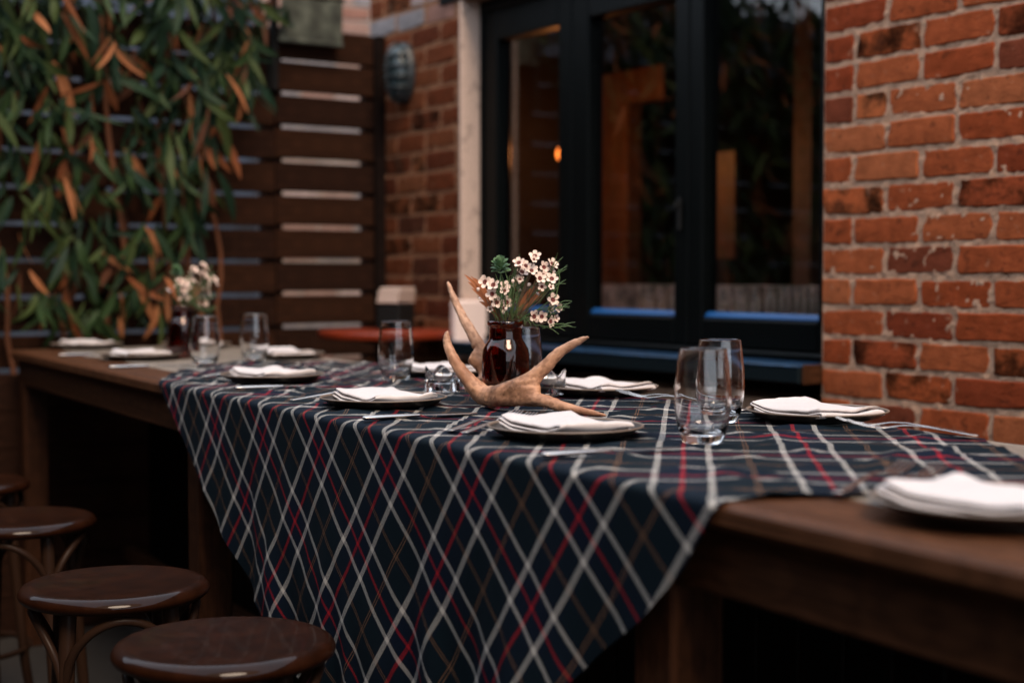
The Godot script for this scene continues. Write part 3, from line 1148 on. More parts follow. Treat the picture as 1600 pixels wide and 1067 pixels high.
func settings() -> void:
	var pm := plate_mesh()
	var naps := [napkin_mesh(1), napkin_mesh(2), napkin_mesh(6)]
	var g := "dark stoneware dinner plates"
	var gn := "folded white napkins on the plates"
	# [x, z, turn, plate y, label of plate, label of napkin, napkin shift, napkin turn]
	var C := 1.0425
	var B := 1.0365
	var L := [
		[-1.005, -1.292, TH, C, "dark plate at the right edge, nearest of all, on bare timber and tartan", "white napkin on the nearest plate at the right edge", 0],
		[-1.878, -1.364, TH, C, "dark plate on the tartan in front of the antler's lower tip", "white napkin on the plate in front of the antler's lower tip", 1],
		[-2.516, -1.387, TH, C, "dark plate on the tartan just left of the antler's foot", "peaked white napkin on the plate just left of the antler's foot", 2],
		[-3.256, -1.489, TH, C, "dark plate near the left end of the tartan cloth", "white napkin on the plate near the left end of the tartan cloth", 0],
		[-4.415, -1.574, TH, B, "dark plate on bare timber beside the far bottle of flowers", "white napkin on the plate beside the far bottle of flowers", 1],
		[-5.187, -1.654, TH, B, "dark plate at the far left corner of the table", "white napkin on the plate at the far left corner", 2],
		[-1.844, -1.890, TH + PI, C, "dark plate close to the brick wall at the cloth's right end", "white napkin with rolled layers near the brick wall", 1],
		[-2.508, -1.915, TH + PI, C, "dark plate below the window right of the antler's upper tip", "white napkin below the window right of the antler's upper tip", 0],
		[-3.175, -1.935, TH + PI, C, "dark plate half hidden behind the antler and amber bottle", "white napkin half hidden behind the antler", 2],
		[-4.224, -1.975, TH + PI, B, "dark plate at the back of the table below the slat fence", "long white napkin at the back of the table below the slat fence", 1],
		[-5.00, -1.99, TH + PI, B, "dark plate behind the far pair of tumblers", "white napkin behind the far pair of tumblers", 0],
	]
	var p0: Node3D = null
	var n0 := [null, null, null]
	for q in L:
		var at := Vector3(q[0], q[3], q[1])
		if p0 == null:
			p0 = thing("dinner_plate", q[4], "plate", at, q[2], g)
			part("plate_body", pm[0], M.plate, p0)
			part("rim", pm[1], M.plate_rim, p0)
		else:
			copy(p0, q[4], at, q[2], "dinner_plate")
		var o := part("napkin", naps[q[6]], M.napkin, self, nx(at + Vector3(rng.randf_range(-0.008, 0.008), 0.0042, rng.randf_range(-0.006, 0.006)), (TH if q[2] < 1.0 else TH + PI) + rng.randf_range(-0.10, 0.10)))
		tag(o, q[5], "napkin", gn)
	# forks: [x, z, turn, label]
	var F := [
		[-2.058, -1.328, 0.393, "left fork of the pair beside the plate in front of the antler tip"],
		[-2.018, -1.330, 0.393, "right fork of the pair tucked against the plate in front of the antler tip"],
		[-1.222, -1.350, 0.32, "left fork of the pair beside the nearest plate"],
		[-1.178, -1.360, 0.34, "right fork of the pair beside the nearest plate"],
		[-2.275, -1.895, 1.97, "fork just left of the front pair of tumblers, tines towards the plate"],
		[-2.232, -1.880, 1.97, "fork half behind the front pair of tumblers"],
		[-1.622, -1.853, 2.156, "upper fork of the pair near the brick wall"],
		[-1.578, -1.832, 2.156, "lower fork of the pair near the brick wall"],
		[-2.690, -1.375, TH, "fork beside the plate left of the antler's foot"],
		[-3.430, -1.480, TH + 0.03, "fork beside the plate near the left end of the cloth"],
		[-5.36 + 0.8, -1.55, TH, "fork on bare timber left of the far bottle's plate"],
	]
	var f0: Node3D = null
	for q in F:
		var at := Vector3(q[0], 1.0470 if q[0] > -4.0 else 1.041, q[1])
		if f0 == null:
			f0 = make_fork(q[3])
			f0.position = at
			f0.rotation.y = q[2]
			f0.rotation.x = 0.045
		else:
			copy(f0, q[3], at, q[2], "fork")
	var K := [
		[-1.655, -1.285, TH - 0.03, "knife right of the plate in front of the antler tip"],
		[-2.265, -1.325, TH + 0.02, "knife between the two plates beside the antler"],
		[-3.03, -1.415, TH - 0.02, "knife right of the plate near the left end of the cloth"],
		[-4.02, -1.46, TH + 0.03, "knife on bare timber beside the cloth's left end"],
		[-4.72, -1.53, TH + 0.03, "knife on bare timber between the two farthest plates"],
		[-2.01, -1.86, TH + PI, "knife left of the plate near the brick wall"],
	]
	var k0: Node3D = null
	for q in K:
		var at := Vector3(q[0], 1.0425 if q[0] > -3.9 else 1.0365, q[1])
		if k0 == null:
			k0 = make_knife(q[3])
			k0.position = at
			k0.rotation.y = q[2]
		else:
			copy(k0, q[3], at, q[2], "knife")

# ---------------------------------------------------------------- bottle and flowers
func make_bottle(label: String, at: Vector3) -> Node3D:
	var b := thing("amber_bottle", label, "bottle", at, 0.0, "amber bottles holding flowers")
	var m := MB.new()
	m.lathe(prof([0.0, 0.003, 0.030, 0.002, 0.042, 0.0, 0.0462, 0.003, 0.0475, 0.010, 0.0475, 0.085, 0.0470, 0.098, 0.0445, 0.110, 0.0390, 0.121, 0.0345, 0.127, 0.0325, 0.133, 0.0322, 0.150, 0.0328, 0.154, 0.0365, 0.156, 0.0375, 0.160, 0.0370, 0.164, 0.0345, 0.166, 0.0310, 0.165, 0.0292, 0.160,
		0.0290, 0.134, 0.0315, 0.126, 0.0365, 0.1185, 0.0418, 0.108, 0.0440, 0.097, 0.0445, 0.085, 0.0445, 0.012, 0.0420, 0.007, 0.0, 0.0075]), 64)
	part("glass_body", m.build(), M.amber, b)
	var w := MB.new()
	w.lathe(prof([0.0, 0.0085, 0.0412, 0.008, 0.0436, 0.0125, 0.0436, 0.071, 0.0433, 0.0725, 0.0, 0.0715]), 48)
	part("water", w.build(), M.water, b)
	return b

func petal_flower(r: RandomNumberGenerator) -> Array:
	# five round cupped petals about a dark cup
	var m := MB.new()
	for k in 5:
		var a := TAU * k / 5.0 + r.randf_range(-0.12, 0.12)
		var d := Vector3(cos(a), 0, sin(a))
		var s := Vector3(-sin(a), 0, cos(a))
		var lift := r.randf_range(0.0005, 0.0030)
		var w := r.randf_range(0.0036, 0.0043)
		var rows := []
		for q in [[0.0024, 0.28, 0.0], [0.0040, 0.75, 0.0004], [0.0062, 1.0, 0.0012], [0.0086, 0.95, 0.0020], [0.0104, 0.6, 0.0024], [0.0111, 0.12, 0.0022]]:
			var row := []
			for e in [-1.0, -0.5, 0.0, 0.5, 1.0]:
				row.append(m.p(d * q[0] + s * e * w * q[1] + Vector3.UP * (q[2] + lift * q[0] / 0.011 + 0.0011 * e * e * q[1])))
			rows.append(row)
		for i in rows.size() - 1:
			for e in 4:
				m.quad(rows[i][e], rows[i + 1][e], rows[i + 1][e + 1], rows[i][e + 1])
	var c := MB.new()
	c.lathe(prof([0.0, -0.004, 0.0014, -0.0035, 0.0030, -0.0005, 0.0040, 0.0018, 0.0032, 0.0022, 0.0018, 0.0010, 0.0, 0.0008]), 12)
	for k in 9:
		var a := TAU * k / 9.0
		c.tube(PackedVector3Array([Vector3(cos(a) * 0.0034, 0.0015, sin(a) * 0.0034), Vector3(cos(a) * 0.0030, 0.0038, sin(a) * 0.0030)]), PackedFloat32Array([0.0003, 0.0005]), 4)
	return [m.build(), c.build()]

func blade_leaf(m: MB, a: Vector3, b: Vector3, w: float, bow: Vector3, face: Vector3) -> void:
	# a pointed leaf from a to b
	var d := (b - a)
	var side := d.cross(face).normalized()
	var up := side.cross(d).normalized()
	var rows := []
	for i in 7:
		var f := i / 6.0
		var c := a + d * f + bow * sin(f * PI)
		var ww := w * pow(sin(PI * clampf(f * 0.93 + 0.05, 0, 1)), 0.8)
		rows.append([m.p(c - side * ww + up * ww * 0.35), m.p(c), m.p(c + side * ww + up * ww * 0.35)])
	for i in 6:
		for k in 2:
			m.quad(rows[i][k], rows[i][k + 1], rows[i + 1][k + 1], rows[i + 1][k])

func make_bouquet(label: String, at: Vector3) -> Node3D:
	var o := thing("flower_bouquet", label, "flowers", at, 0.0, "bouquets in amber bottles")
	var r := RandomNumberGenerator.new()
	r.seed = 5
	var neck := Vector3(0.0, 0.155, 0.0)
	var eye := Vector3(0.82, 0.06, 0.56)
	var FL := [[0.059, 0.292, -0.029], [0.036, 0.273, -0.023], [0.036, 0.279, -0.007], [0.053, 0.271, -0.054], [0.061, 0.277, -0.068], [0.074, 0.249, -0.030], [0.089, 0.248, -0.048], [0.019, 0.261, -0.025],
		[0.006, 0.242, 0.052], [0.016, 0.219, 0.042], [-0.028, 0.216, 0.032], [0.018, 0.233, 0.015], [0.012, 0.228, -0.013], [0.010, 0.202, 0.028], [0.013, 0.202, 0.007], [0.020, 0.236, 0.042],
		[0.064, 0.207, -0.068], [0.050, 0.189, -0.070], [0.058, 0.175, -0.046], [0.039, 0.174, -0.040], [0.061, 0.165, -0.064], [0.064, 0.264, -0.017]]
	var kinds := []
	for k in 4:
		kinds.append(petal_flower(r))
	# smaller half open blossoms tucked between them
	for k in 16:
		var q: Array = FL[r.randi() % 22]
		FL.append([q[0] + r.randf_range(-0.014, 0.014), q[1] - r.randf_range(0.002, 0.02), q[2] + r.randf_range(-0.014, 0.014), r.randf_range(0.55, 0.8)])
	var st := MB.new()
	for q in FL:
		var p := Vector3(q[0], q[1], q[2])
		var n := (eye * 0.75 + (p - Vector3(0, 0.21, 0)).normalized() * 0.55 + Vector3(r.randf_range(-0.45, 0.45), r.randf_range(-0.15, 0.55), r.randf_range(-0.45, 0.45))).normalized()
		var side := n.cross(Vector3.UP).normalized()
		var b := Basis(side, n, side.cross(n)) * Basis(Vector3.UP, r.randf() * TAU) * Basis.from_scale(Vector3.ONE * r.randf_range(1.05, 1.26))
		if q.size() > 3:
			b = b * Basis.from_scale(Vector3.ONE * q[3])
		var kd: Array = kinds[r.randi() % 4]
		var f := part("blossom", kd[0], M.petal, o, Transform3D(b, p))
		part("blossom_center", kd[1], M.flower_center, f)
		var knot := neck.lerp(p, 0.72) + Vector3(0, -0.008, 0)
		var low := Vector3(r.randf_range(-0.02, 0.02), 0.06, r.randf_range(-0.02, 0.02))
		st.tube(PackedVector3Array([low, neck + (p - neck) * 0.12 * Vector3(1, 0, 1), knot, p - n * 0.004]), PackedFloat32Array([0.0013, 0.0012, 0.0008, 0.0005]), 5)
	part("stems", st.build(), M.stem, o)
	# buds
	for q in [[-0.006, 0.228, 0.061], [0.023, 0.183, 0.021], [0.031, 0.244, 0.004], [-0.003, 0.248, 0.055], [0.039, 0.242, -0.007], [0.049, 0.237, -0.022], [0.059, 0.219, -0.036], [0.020, 0.250, -0.010], [0.03, 0.19, 0.02]]:
		var m := MB.new()
		m.lathe(prof([0.0, -0.0045, 0.002, -0.003, 0.0034, 0.0, 0.003, 0.0025, 0.0, 0.0042]), 9)
		part("bud", m.build(), M.petal, o, Transform3D(Basis(Vector3(1, 0, 0.4).normalized(), r.randf_range(-0.8, 0.8)), Vector3(q[0], q[1], q[2])))
	# scalloped green rosette: fan shaped leaves about a short axis
	var ro := MB.new()
	var rc := Vector3(-0.017, 0.262, 0.001)
	for k in 30:
		var ring := k / 30.0
		var a := k * 2.39996
		var th := lerpf(0.15, 1.75, ring)
		var d := Vector3(cos(a) * sin(th), cos(th), sin(a) * sin(th))
		var base := rc + Vector3(0, 0.013 * (1.0 - ring), 0)
		var len := r.randf_range(0.019, 0.025)
		var side := d.cross(Vector3(0.13, 1, 0.21)).normalized()
		var up := side.cross(d).normalized()
		var w := r.randf_range(0.0078, 0.0100)
		var a0 := ro.p(base + d * 0.002)
		var mid := ro.p(base + d * len * 0.6 - up * 0.0012)
		var rim := []
		for e in 9:
			var x := e / 4.0 - 1.0
			rim.append(ro.p(base + d * (len - 0.006 * x * x - (0.0016 if e % 2 else 0.0)) + side * x * w + up * (0.0025 * x * x)))
		ro.tri(a0, rim[0], mid)
		for e in 8:
			ro.tri(mid, rim[e], rim[e + 1])
		ro.tri(a0, mid, rim[8])
	ro.tube(PackedVector3Array([Vector3(0, 0.08, 0.01), neck + Vector3(-0.01, 0.01, 0.0), rc - Vector3(0, 0.01, 0), rc]), PackedFloat32Array([0.0016, 0.0016, 0.0014, 0.0012]), 6)
	part("green_rosette", ro.build(false), M.rosette, o)
	# dry brown leaves, one by one
	var BR := [[-0.039, 0.257, 0.072], [-0.032, 0.254, 0.062], [-0.028, 0.250, 0.055], [-0.031, 0.230, 0.061], [-0.021, 0.204, 0.049], [-0.012, 0.190, 0.036], [0.048, 0.230, -0.056], [0.039, 0.234, -0.043], [0.035, 0.230, -0.036], [0.044, 0.217, -0.049], [0.031, 0.208, -0.028], [0.046, 0.222, -0.062], [-0.036, 0.243, 0.066]]
	for q in BR:
		var tip := Vector3(q[0], q[1], q[2])
		var root := neck + (tip - neck) * Vector3(0.2, 0.22, 0.2)
		root = root.lerp(tip, 0.35)
		var m := MB.new()
		blade_leaf(m, root, tip, r.randf_range(0.0028, 0.0042), Vector3(0.002, 0.003, -0.002), eye)
		part("dry_leaf", m.build(), M.dry, o)
	var dst := MB.new()
	for q in BR:
		var tip := Vector3(q[0], q[1], q[2])
		dst.tube(PackedVector3Array([Vector3(0, 0.1, 0), neck + (tip - neck) * Vector3(0.15, 0.1, 0.15), neck.lerp(tip, 0.5)]), PackedFloat32Array([0.0009, 0.0009, 0.0008]), 4)
	part("dry_stems", dst.build(), M.dry, o)
	# fine needles
	var NE := [[0.076, 0.291, -0.084], [0.082, 0.273, -0.091], [0.081, 0.268, -0.090], [0.081, 0.239, -0.088], [0.089, 0.205, -0.097], [0.087, 0.192, -0.093], [0.091, 0.155, -0.096], [0.080, 0.189, -0.082], [0.077, 0.140, -0.074], [0.071, 0.239, -0.073], [0.039, 0.158, -0.019], [0.029, 0.297, -0.014], [0.026, 0.264, -0.007], [0.022, 0.255, -0.001], [0.068, 0.258, -0.069], [0.050, 0.158, -0.035]]
	var ne := MB.new()
	for q in NE:
		var tip := Vector3(q[0], q[1], q[2])
		var bow := Vector3(r.randf_range(-0.004, 0.004), r.randf_range(0.003, 0.012), r.randf_range(-0.004, 0.004))
		var root := neck.lerp(tip, 0.55) + Vector3(0, r.randf_range(-0.01, 0.02), 0)
		ne.tube(PackedVector3Array([root, root.lerp(tip, 0.35) + bow, root.lerp(tip, 0.7) + bow, tip]), PackedFloat32Array([0.0010, 0.0009, 0.0008, 0.0004]), 5)
		for k in 4:
			var a := root.lerp(tip, r.randf_range(0.0, 0.6))
			var e := a + (tip - root) * 0.45 + Vector3(r.randf_range(-0.014, 0.014), r.randf_range(-0.012, 0.018), r.randf_range(-0.014, 0.014))
			ne.tube(PackedVector3Array([a, a.lerp(e, 0.5) + bow * 0.4, e]), PackedFloat32Array([0.0007, 0.0007, 0.0003]), 4)
	for k in 240:
		var a := neck + Vector3(r.randf_range(-0.005, 0.035), r.randf_range(0.005, 0.075), r.randf_range(-0.04, 0.03))
		var d := (a - neck + Vector3(0, 0.03, 0)).normalized() + Vector3(r.randf_range(-0.6, 0.6), r.randf_range(-0.3, 0.6), r.randf_range(-0.6, 0.6))
		var e := a + d.normalized() * r.randf_range(0.015, 0.034)
		ne.tube(PackedVector3Array([a, a.lerp(e, 0.5) + Vector3(0, 0.002, 0), e]), PackedFloat32Array([0.0007, 0.0007, 0.0003]), 4)
	ne.tube(PackedVector3Array([neck, Vector3(0.045, 0.190, -0.05), Vector3(0.068, 0.215, -0.074), Vector3(0.074, 0.25, -0.078), Vector3(0.072, 0.27, -0.076)]), PackedFloat32Array([0.0014, 0.0013, 0.0013, 0.0011, 0.0006]), 6)
	part("needle_leaves", ne.build(), M.needle, o)
	return o

func bottle_and_flowers() -> void:
	var at := Vector3(-2.412, 1.0425, -1.606)
	var b := make_bottle("amber glass bottle of flowers cradled by the antler", at)
	var f := make_bouquet("white wax flower bouquet above the antler", at)
	var at2 := Vector3(-4.412, 1.0365, -1.712)
	copy(b, "amber glass bottle on bare timber below the creeper", at2, 0.7, "amber_bottle")
	copy(f, "blurred pink and white bouquet below the creeper", at2, 0.95, "flower_bouquet")

# ---------------------------------------------------------------- antler: tapered bones joined by a smooth minimum, meshed as surface nets
func antler() -> void:
	var chains := [
		[-2.364, 1.0655, -1.525, 0.0195, -2.386, 1.088, -1.511, 0.0165, -2.412, 1.122, -1.494, 0.0130, -2.431, 1.158, -1.485, 0.0100, -2.436, 1.178, -1.483, 0.0070, -2.4345, 1.189, -1.485, 0.0030],
		[-2.335, 1.0715, -1.527, 0.0150, -2.300, 1.083, -1.531, 0.0150, -2.262, 1.101, -1.555, 0.0150, -2.237, 1.124, -1.575, 0.0142, -2.216, 1.151, -1.591, 0.0118, -2.193, 1.169, -1.607, 0.0090, -2.175, 1.179, -1.618, 0.0062, -2.161, 1.184, -1.621, 0.0030],
		[-2.335, 1.0620, -1.529, 0.0145, -2.300, 1.064, -1.533, 0.0140, -2.255, 1.066, -1.550, 0.0140, -2.209, 1.0655, -1.558, 0.0130, -2.167, 1.058, -1.566, 0.0115, -2.123, 1.0525, -1.577, 0.0086, -2.092, 1.050, -1.586, 0.0060, -2.070, 1.048, -1.592, 0.0030],
		[-2.385, 1.0690, -1.527, 0.0120, -2.440, 1.080, -1.538, 0.0120, -2.492, 1.086, -1.612, 0.0145, -2.503, 1.113, -1.625, 0.0150, -2.511, 1.138, -1.617, 0.0145, -2.533, 1.178, -1.604, 0.0125, -2.563, 1.214, -1.599, 0.0102, -2.591, 1.250, -1.596, 0.0078, -2.606, 1.274, -1.594, 0.0055, -2.6085, 1.283, -1.592, 0.0030],
		[-2.275, 1.080, -1.545, 0.0090, -2.245, 1.087, -1.559, 0.0080],
		[-2.503, 1.107, -1.616, 0.0130, -2.509, 1.120, -1.600, 0.0128, -2.518, 1.138, -1.581, 0.0125],
	]
	var lo := Vector3(-2.66, 1.030, -1.68)
	var cell := 0.0030
	var nx := int(0.64 / cell)
	var ny := int(0.275 / cell)
	var nz := int(0.235 / cell)
	var F := PackedFloat32Array()
	F.resize(nx * ny * nz)
	F.fill(0.1)
	var kk := 0.024
	var bones := []
	for ch in chains:
		# the chain's own field first, along a smooth curve, then blended with the others
		var own := {}
		var cnt := int(ch.size() / 4)
		var node := func(i: int) -> Vector4:
			var j := clampi(i, 0, cnt - 1) * 4
			return Vector4(ch[j], ch[j + 1], ch[j + 2], ch[j + 3])
		var pts: Array[Vector4] = []
		for i in cnt - 1:
			var p0: Vector4 = node.call(i - 1)
			var p1: Vector4 = node.call(i)
			var p2: Vector4 = node.call(i + 1)
			var p3: Vector4 = node.call(i + 2)
			for k in 4:
				var f := k / 4.0
				pts.append(0.5 * (2.0 * p1 + (p2 - p0) * f + (2.0 * p0 - 5.0 * p1 + 4.0 * p2 - p3) * f * f + (3.0 * p1 - p0 - 3.0 * p2 + p3) * f * f * f))
		pts.append(node.call(cnt - 1))
		for i in pts.size() - 1:
			var a := Vector3(pts[i].x, pts[i].y, pts[i].z)
			var b := Vector3(pts[i + 1].x, pts[i + 1].y, pts[i + 1].z)
			bones.append([a, (b - a).normalized(), a.distance_to(b)])
			var ra := pts[i].w * 0.91
			var rb := pts[i + 1].w * 0.91
			var pad := maxf(ra, rb) + 0.012
			var mn := (a.min(b) - Vector3.ONE * pad - lo) / cell
			var mx := (a.max(b) + Vector3.ONE * pad - lo) / cell
			var ab := b - a
			var l2 := ab.length_squared()
			for z in range(maxi(int(mn.z), 0), mini(int(mx.z) + 1, nz)):
				for y in range(maxi(int(mn.y), 0), mini(int(mx.y) + 1, ny)):
					for x in range(maxi(int(mn.x), 0), mini(int(mx.x) + 1, nx)):
						var q := lo + Vector3(x, y, z) * cell - a
						var h := clampf(q.dot(ab) / l2, 0.0, 1.0)
						var d := (q - ab * h).length() - lerpf(ra, rb, h)
						var k := (z * ny + y) * nx + x
						var o: float = own.get(k, 0.1)
						if d < o:
							own[k] = d
		for k in own:
			var o := F[k]
			var d: float = own[k]
			var e := maxf(kk - absf(o - d), 0.0) / kk
			F[k] = minf(o, d) - e * e * kk * 0.25
	# the stub's end is sawn flat
	var cut := Vector3(-2.514, 1.133, -1.587)
	var cd := Vector3(-0.62, 0.42, 0.66).normalized()
	for z in nz:
		for y in ny:
			for x in nx:
				var k := (z * ny + y) * nx + x
				if F[k] < 0.02:
					var q := lo + Vector3(x, y, z) * cell
					if (q - cut).length() < 0.022:
						F[k] = maxf(F[k], (q - cut).dot(cd))
	var m := MB.new()
	m.use_col = true
	var nzs := FastNoiseLite.new()
	nzs.seed = 31
	nzs.frequency = 22.0
	nzs.fractal_octaves = 4
	var fine := FastNoiseLite.new()
	fine.seed = 32
	fine.frequency = 120.0
	var groove := FastNoiseLite.new()
	groove.seed = 33
	groove.frequency = 85.0
	groove.fractal_octaves = 2
	var id := {}
	var steps := [1, nx, nx * ny]
	for z in nz - 1:
		for y in ny - 1:
			for x in nx - 1:
				var k := (z * ny + y) * nx + x
				var f0 := F[k]
				var inside := 0
				var sum := Vector3.ZERO
				var cnt := 0
				var c8 := [f0, F[k + 1], F[k + nx], F[k + nx + 1], F[k + nx * ny], F[k + nx * ny + 1], F[k + nx * ny + nx], F[k + nx * ny + nx + 1]]
				for i in 8:
					if c8[i] < 0.0:
						inside += 1
				if inside == 0 or inside == 8:
					continue
				for i in 8:
					for ax in 3:
						if i & (1 << ax):
							continue
						var j := i | (1 << ax)
						if (c8[i] < 0.0) != (c8[j] < 0.0):
							var pa := Vector3(i & 1, (i >> 1) & 1, (i >> 2) & 1)
							var pb := Vector3(j & 1, (j >> 1) & 1, (j >> 2) & 1)
							sum += pa.lerp(pb, c8[i] / (c8[i] - c8[j]))
							cnt += 1
				var p := lo + (Vector3(x, y, z) + sum / cnt) * cell
				# shallow grooves that run along the bone
				var best := 1.0
				var dir := Vector3.RIGHT
				var foot := p
				for bn in bones:
					var along_it := clampf((p - bn[0]).dot(bn[1]), 0.0, bn[2])
					var ft: Vector3 = bn[0] + bn[1] * along_it
					var dd := ft.distance_to(p)
					if dd < best:
						best = dd
						dir = bn[1]
						foot = ft
				var across := p - dir * (p.dot(dir)) * 0.90
				var gv := groove.get_noise_3dv(across)
				p += (p - foot).normalized() * gv * 0.0011
				# colour: buff, browner and speckled on the palm, pale at the tips
				var t := nzs.get_noise_3dv(p * Vector3(0.6, 1, 1)) * 0.5 + 0.5
				var sp := smoothstep(0.0, 0.45, fine.get_noise_3dv(p))
				var palm := smoothstep(0.085, 0.03, p.distance_to(Vector3(-2.30, 1.075, -1.53)))
				var c := Color(0.54, 0.285, 0.165).lerp(Color(0.33, 0.15, 0.078), smoothstep(0.35, 0.75, t))
				c = c.lerp(Color(0.15, 0.07, 0.035), palm * (0.1 + 0.9 * smoothstep(0.40, 0.66, t)) * 0.8 + sp * 0.42 * (0.35 + palm))
				c = c.lerp(Color(0.66, 0.44, 0.32), smoothstep(1.135, 1.185, p.y) * 0.35)
				c = c.lerp(Color(0.20, 0.09, 0.045), 0.55 * smoothstep(0.05, -0.45, gv))
				id[k] = m.p(p, c)
	for k in id:
		var f0 := F[k]
		for ax in 3:
			var o: int = k + steps[ax]
			if (f0 < 0.0) == (F[o] < 0.0):
				continue
			var u: int = steps[(ax + 1) % 3]
			var w: int = steps[(ax + 2) % 3]
			if id.has(k - u) and id.has(k - w) and id.has(k - u - w):
				if f0 < 0.0:
					m.quad(id[k], id[k - u], id[k - u - w], id[k - w])
				else:
					m.quad(id[k], id[k - w], id[k - u - w], id[k - u])
	m.outward(0)
	var o := part("deer_antler", m.build(), M.antler, self)
	tag(o, "tan deer antler with curved tines lying around the amber bottle", "antler")

# ---------------------------------------------------------------- glassware
func tumbler_mesh(h := 0.144) -> ArrayMesh:
	var m := MB.new()
	var k := h / 0.144
	m.lathe(prof([0.0, 0.0, 0.027, 0.0, 0.0305, 0.0012, 0.0330, 0.006 * k, 0.0385, 0.024 * k, 0.0422, 0.046 * k, 0.0432, 0.066 * k, 0.0422, 0.092 * k, 0.0392, 0.120 * k, 0.0362, 0.1425 * k, 0.0357, h, 0.0350, 0.1427 * k,
		0.0377, 0.120 * k, 0.0407, 0.092 * k, 0.0417, 0.066 * k, 0.0406, 0.046 * k, 0.0366, 0.028 * k, 0.0300, 0.0180 * k, 0.018, 0.0145 * k, 0.0, 0.0140 * k]), 56)
	return m.build()

func glasses() -> void:
	var tm := tumbler_mesh()
	var g := "clear water tumblers on the table"
	var L := [
		[-1.683, -1.481, "clear tumbler with thick base, front one of the pair on the tartan's right half"],
		[-1.905, -1.715, "clear tumbler right behind the front one on the tartan's right half"],
		[-3.108, -1.748, "clear tumbler standing alone on the tartan left of the antler"],
		[-2.60, -1.775, "clear tumbler mostly hidden behind the amber bottle"],
		[-3.994, -1.617, "clear tumbler beside the far amber bottle"],
		[-4.121, -1.827, "clear tumbler behind and right of the far amber bottle"],
	]
	for q in L:
		var o := part("tumbler", tm, M.glass, self, xf(Vector3(q[0], 1.0430 if q[0] > -3.9 else 1.0368, q[1])))
		tag(o, q[2], "glass", g)
	# clean tumblers in the window
	var small := MB.new()
	small.lathe(prof([0.0, 0.0, 0.024, 0.0, 0.027, 0.004, 0.031, 0.11, 0.0297, 0.11, 0.0262, 0.012, 0.0, 0.010]), 28)
	var sm := small.build()
	var cnt := [0, 0]
	for row in 2:
		for k in 14:
			var x := -4.16 + k * 0.0695 + row * 0.03
			if x > -3.83 and x < -3.69:
				continue
			var where := "front" if row == 0 else "rear"
			var nth: String = ["first", "second", "third", "fourth", "fifth", "sixth", "seventh", "eighth", "ninth", "tenth", "eleventh", "twelfth", "thirteenth", "fourteenth"][cnt[row]]
			cnt[row] += 1
			var o := part("bar_tumbler", sm, M.glass, self, xf(Vector3(x, 1.1508, -3.40 - row * 0.075)))
			tag(o, "small clear tumbler, %s from the left in the %s row behind the window" % [nth, where], "glass", "tumblers in the %s row behind the window" % where)

func candles() -> void:
	var m := MB.new()
	# square moulded glass with a wavy rim
	var n := 56
	var pr := [[0.0, 0.0], [0.6, 0.0], [0.95, 0.0], [1.0, 0.003], [1.0, 0.022], [1.0, 0.036], [1.0, 0.050], [0.97, 0.0525], [0.93, 0.050], [0.92, 0.036], [0.90, 0.024], [0.6, 0.020], [0.0, 0.020]]
	for i in pr.size():
		for k in n:
			var a := TAU * k / n
			var c := cos(a)
			var s := sin(a)
			var e := pow(pow(absf(c), 5.0) + pow(absf(s), 5.0), -0.2)
			var r: float = pr[i][0] * 0.031 * e
			var y: float = pr[i][1]
			if y > 0.045:
				y += 0.0085 * cos(a * 4.0 + PI) - 0.003
			elif y > 0.03:
				y += 0.003 * cos(a * 4.0 + PI)
			m.p(Vector3(c * r, y, s * r))
	for i in pr.size() - 1:
		for k in n:
			var a := i * n + k
			var b := i * n + (k + 1) % n
			m.quad(a, b, b + n, a + n)
	m.outward(0)
	var gm := m.build()
	var cup := MB.new()
	cup.lathe(prof([0.0, 0.0, 0.0185, 0.0, 0.0190, 0.001, 0.0190, 0.0155, 0.0196, 0.0160, 0.0186, 0.0158, 0.0184, 0.013, 0.0, 0.0128]), 36)
	var wax := MB.new()
	wax.lathe(prof([0.0, 0.013, 0.0182, 0.0132, 0.0182, 0.0142, 0.010, 0.0137, 0.0, 0.0136]), 30)
	var wick := MB.new()
	wick.tube(PackedVector3Array([Vector3(0, 0.0136, 0), Vector3(0.0005, 0.019, 0), Vector3(0.002, 0.023, 0)]), PackedFloat32Array([0.0006, 0.0006, 0.0005]), 5)
	var L := [[-2.735, -1.655, 0.35, "left of the antler"], [-2.535, -1.795, 0.2, "right of the amber bottle behind the antler"], [-4.60, -1.80, 0.1, "left of the far amber bottle"]]
	for q in L:
		var y := 1.0430 if q[0] > -4.0 else 1.0368
		var o := part("candle_holder", gm, M.glass, self, xf(Vector3(q[0], y, q[1]), q[2]))
		tag(o, "square wavy rimmed glass candle holder %s" % q[3], "candle holder", "glass candle holders")
		var t := thing("tealight", "unlit tealight in the holder %s" % q[3], "candle", Vector3(q[0], y + 0.0206, q[1]), 0.0, "tealights")
		part("metal_cup", cup.build(), M.tin, t)
		part("wax", wax.build(), M.wax, t)
		part("wick", wick.build(), M.black, t)

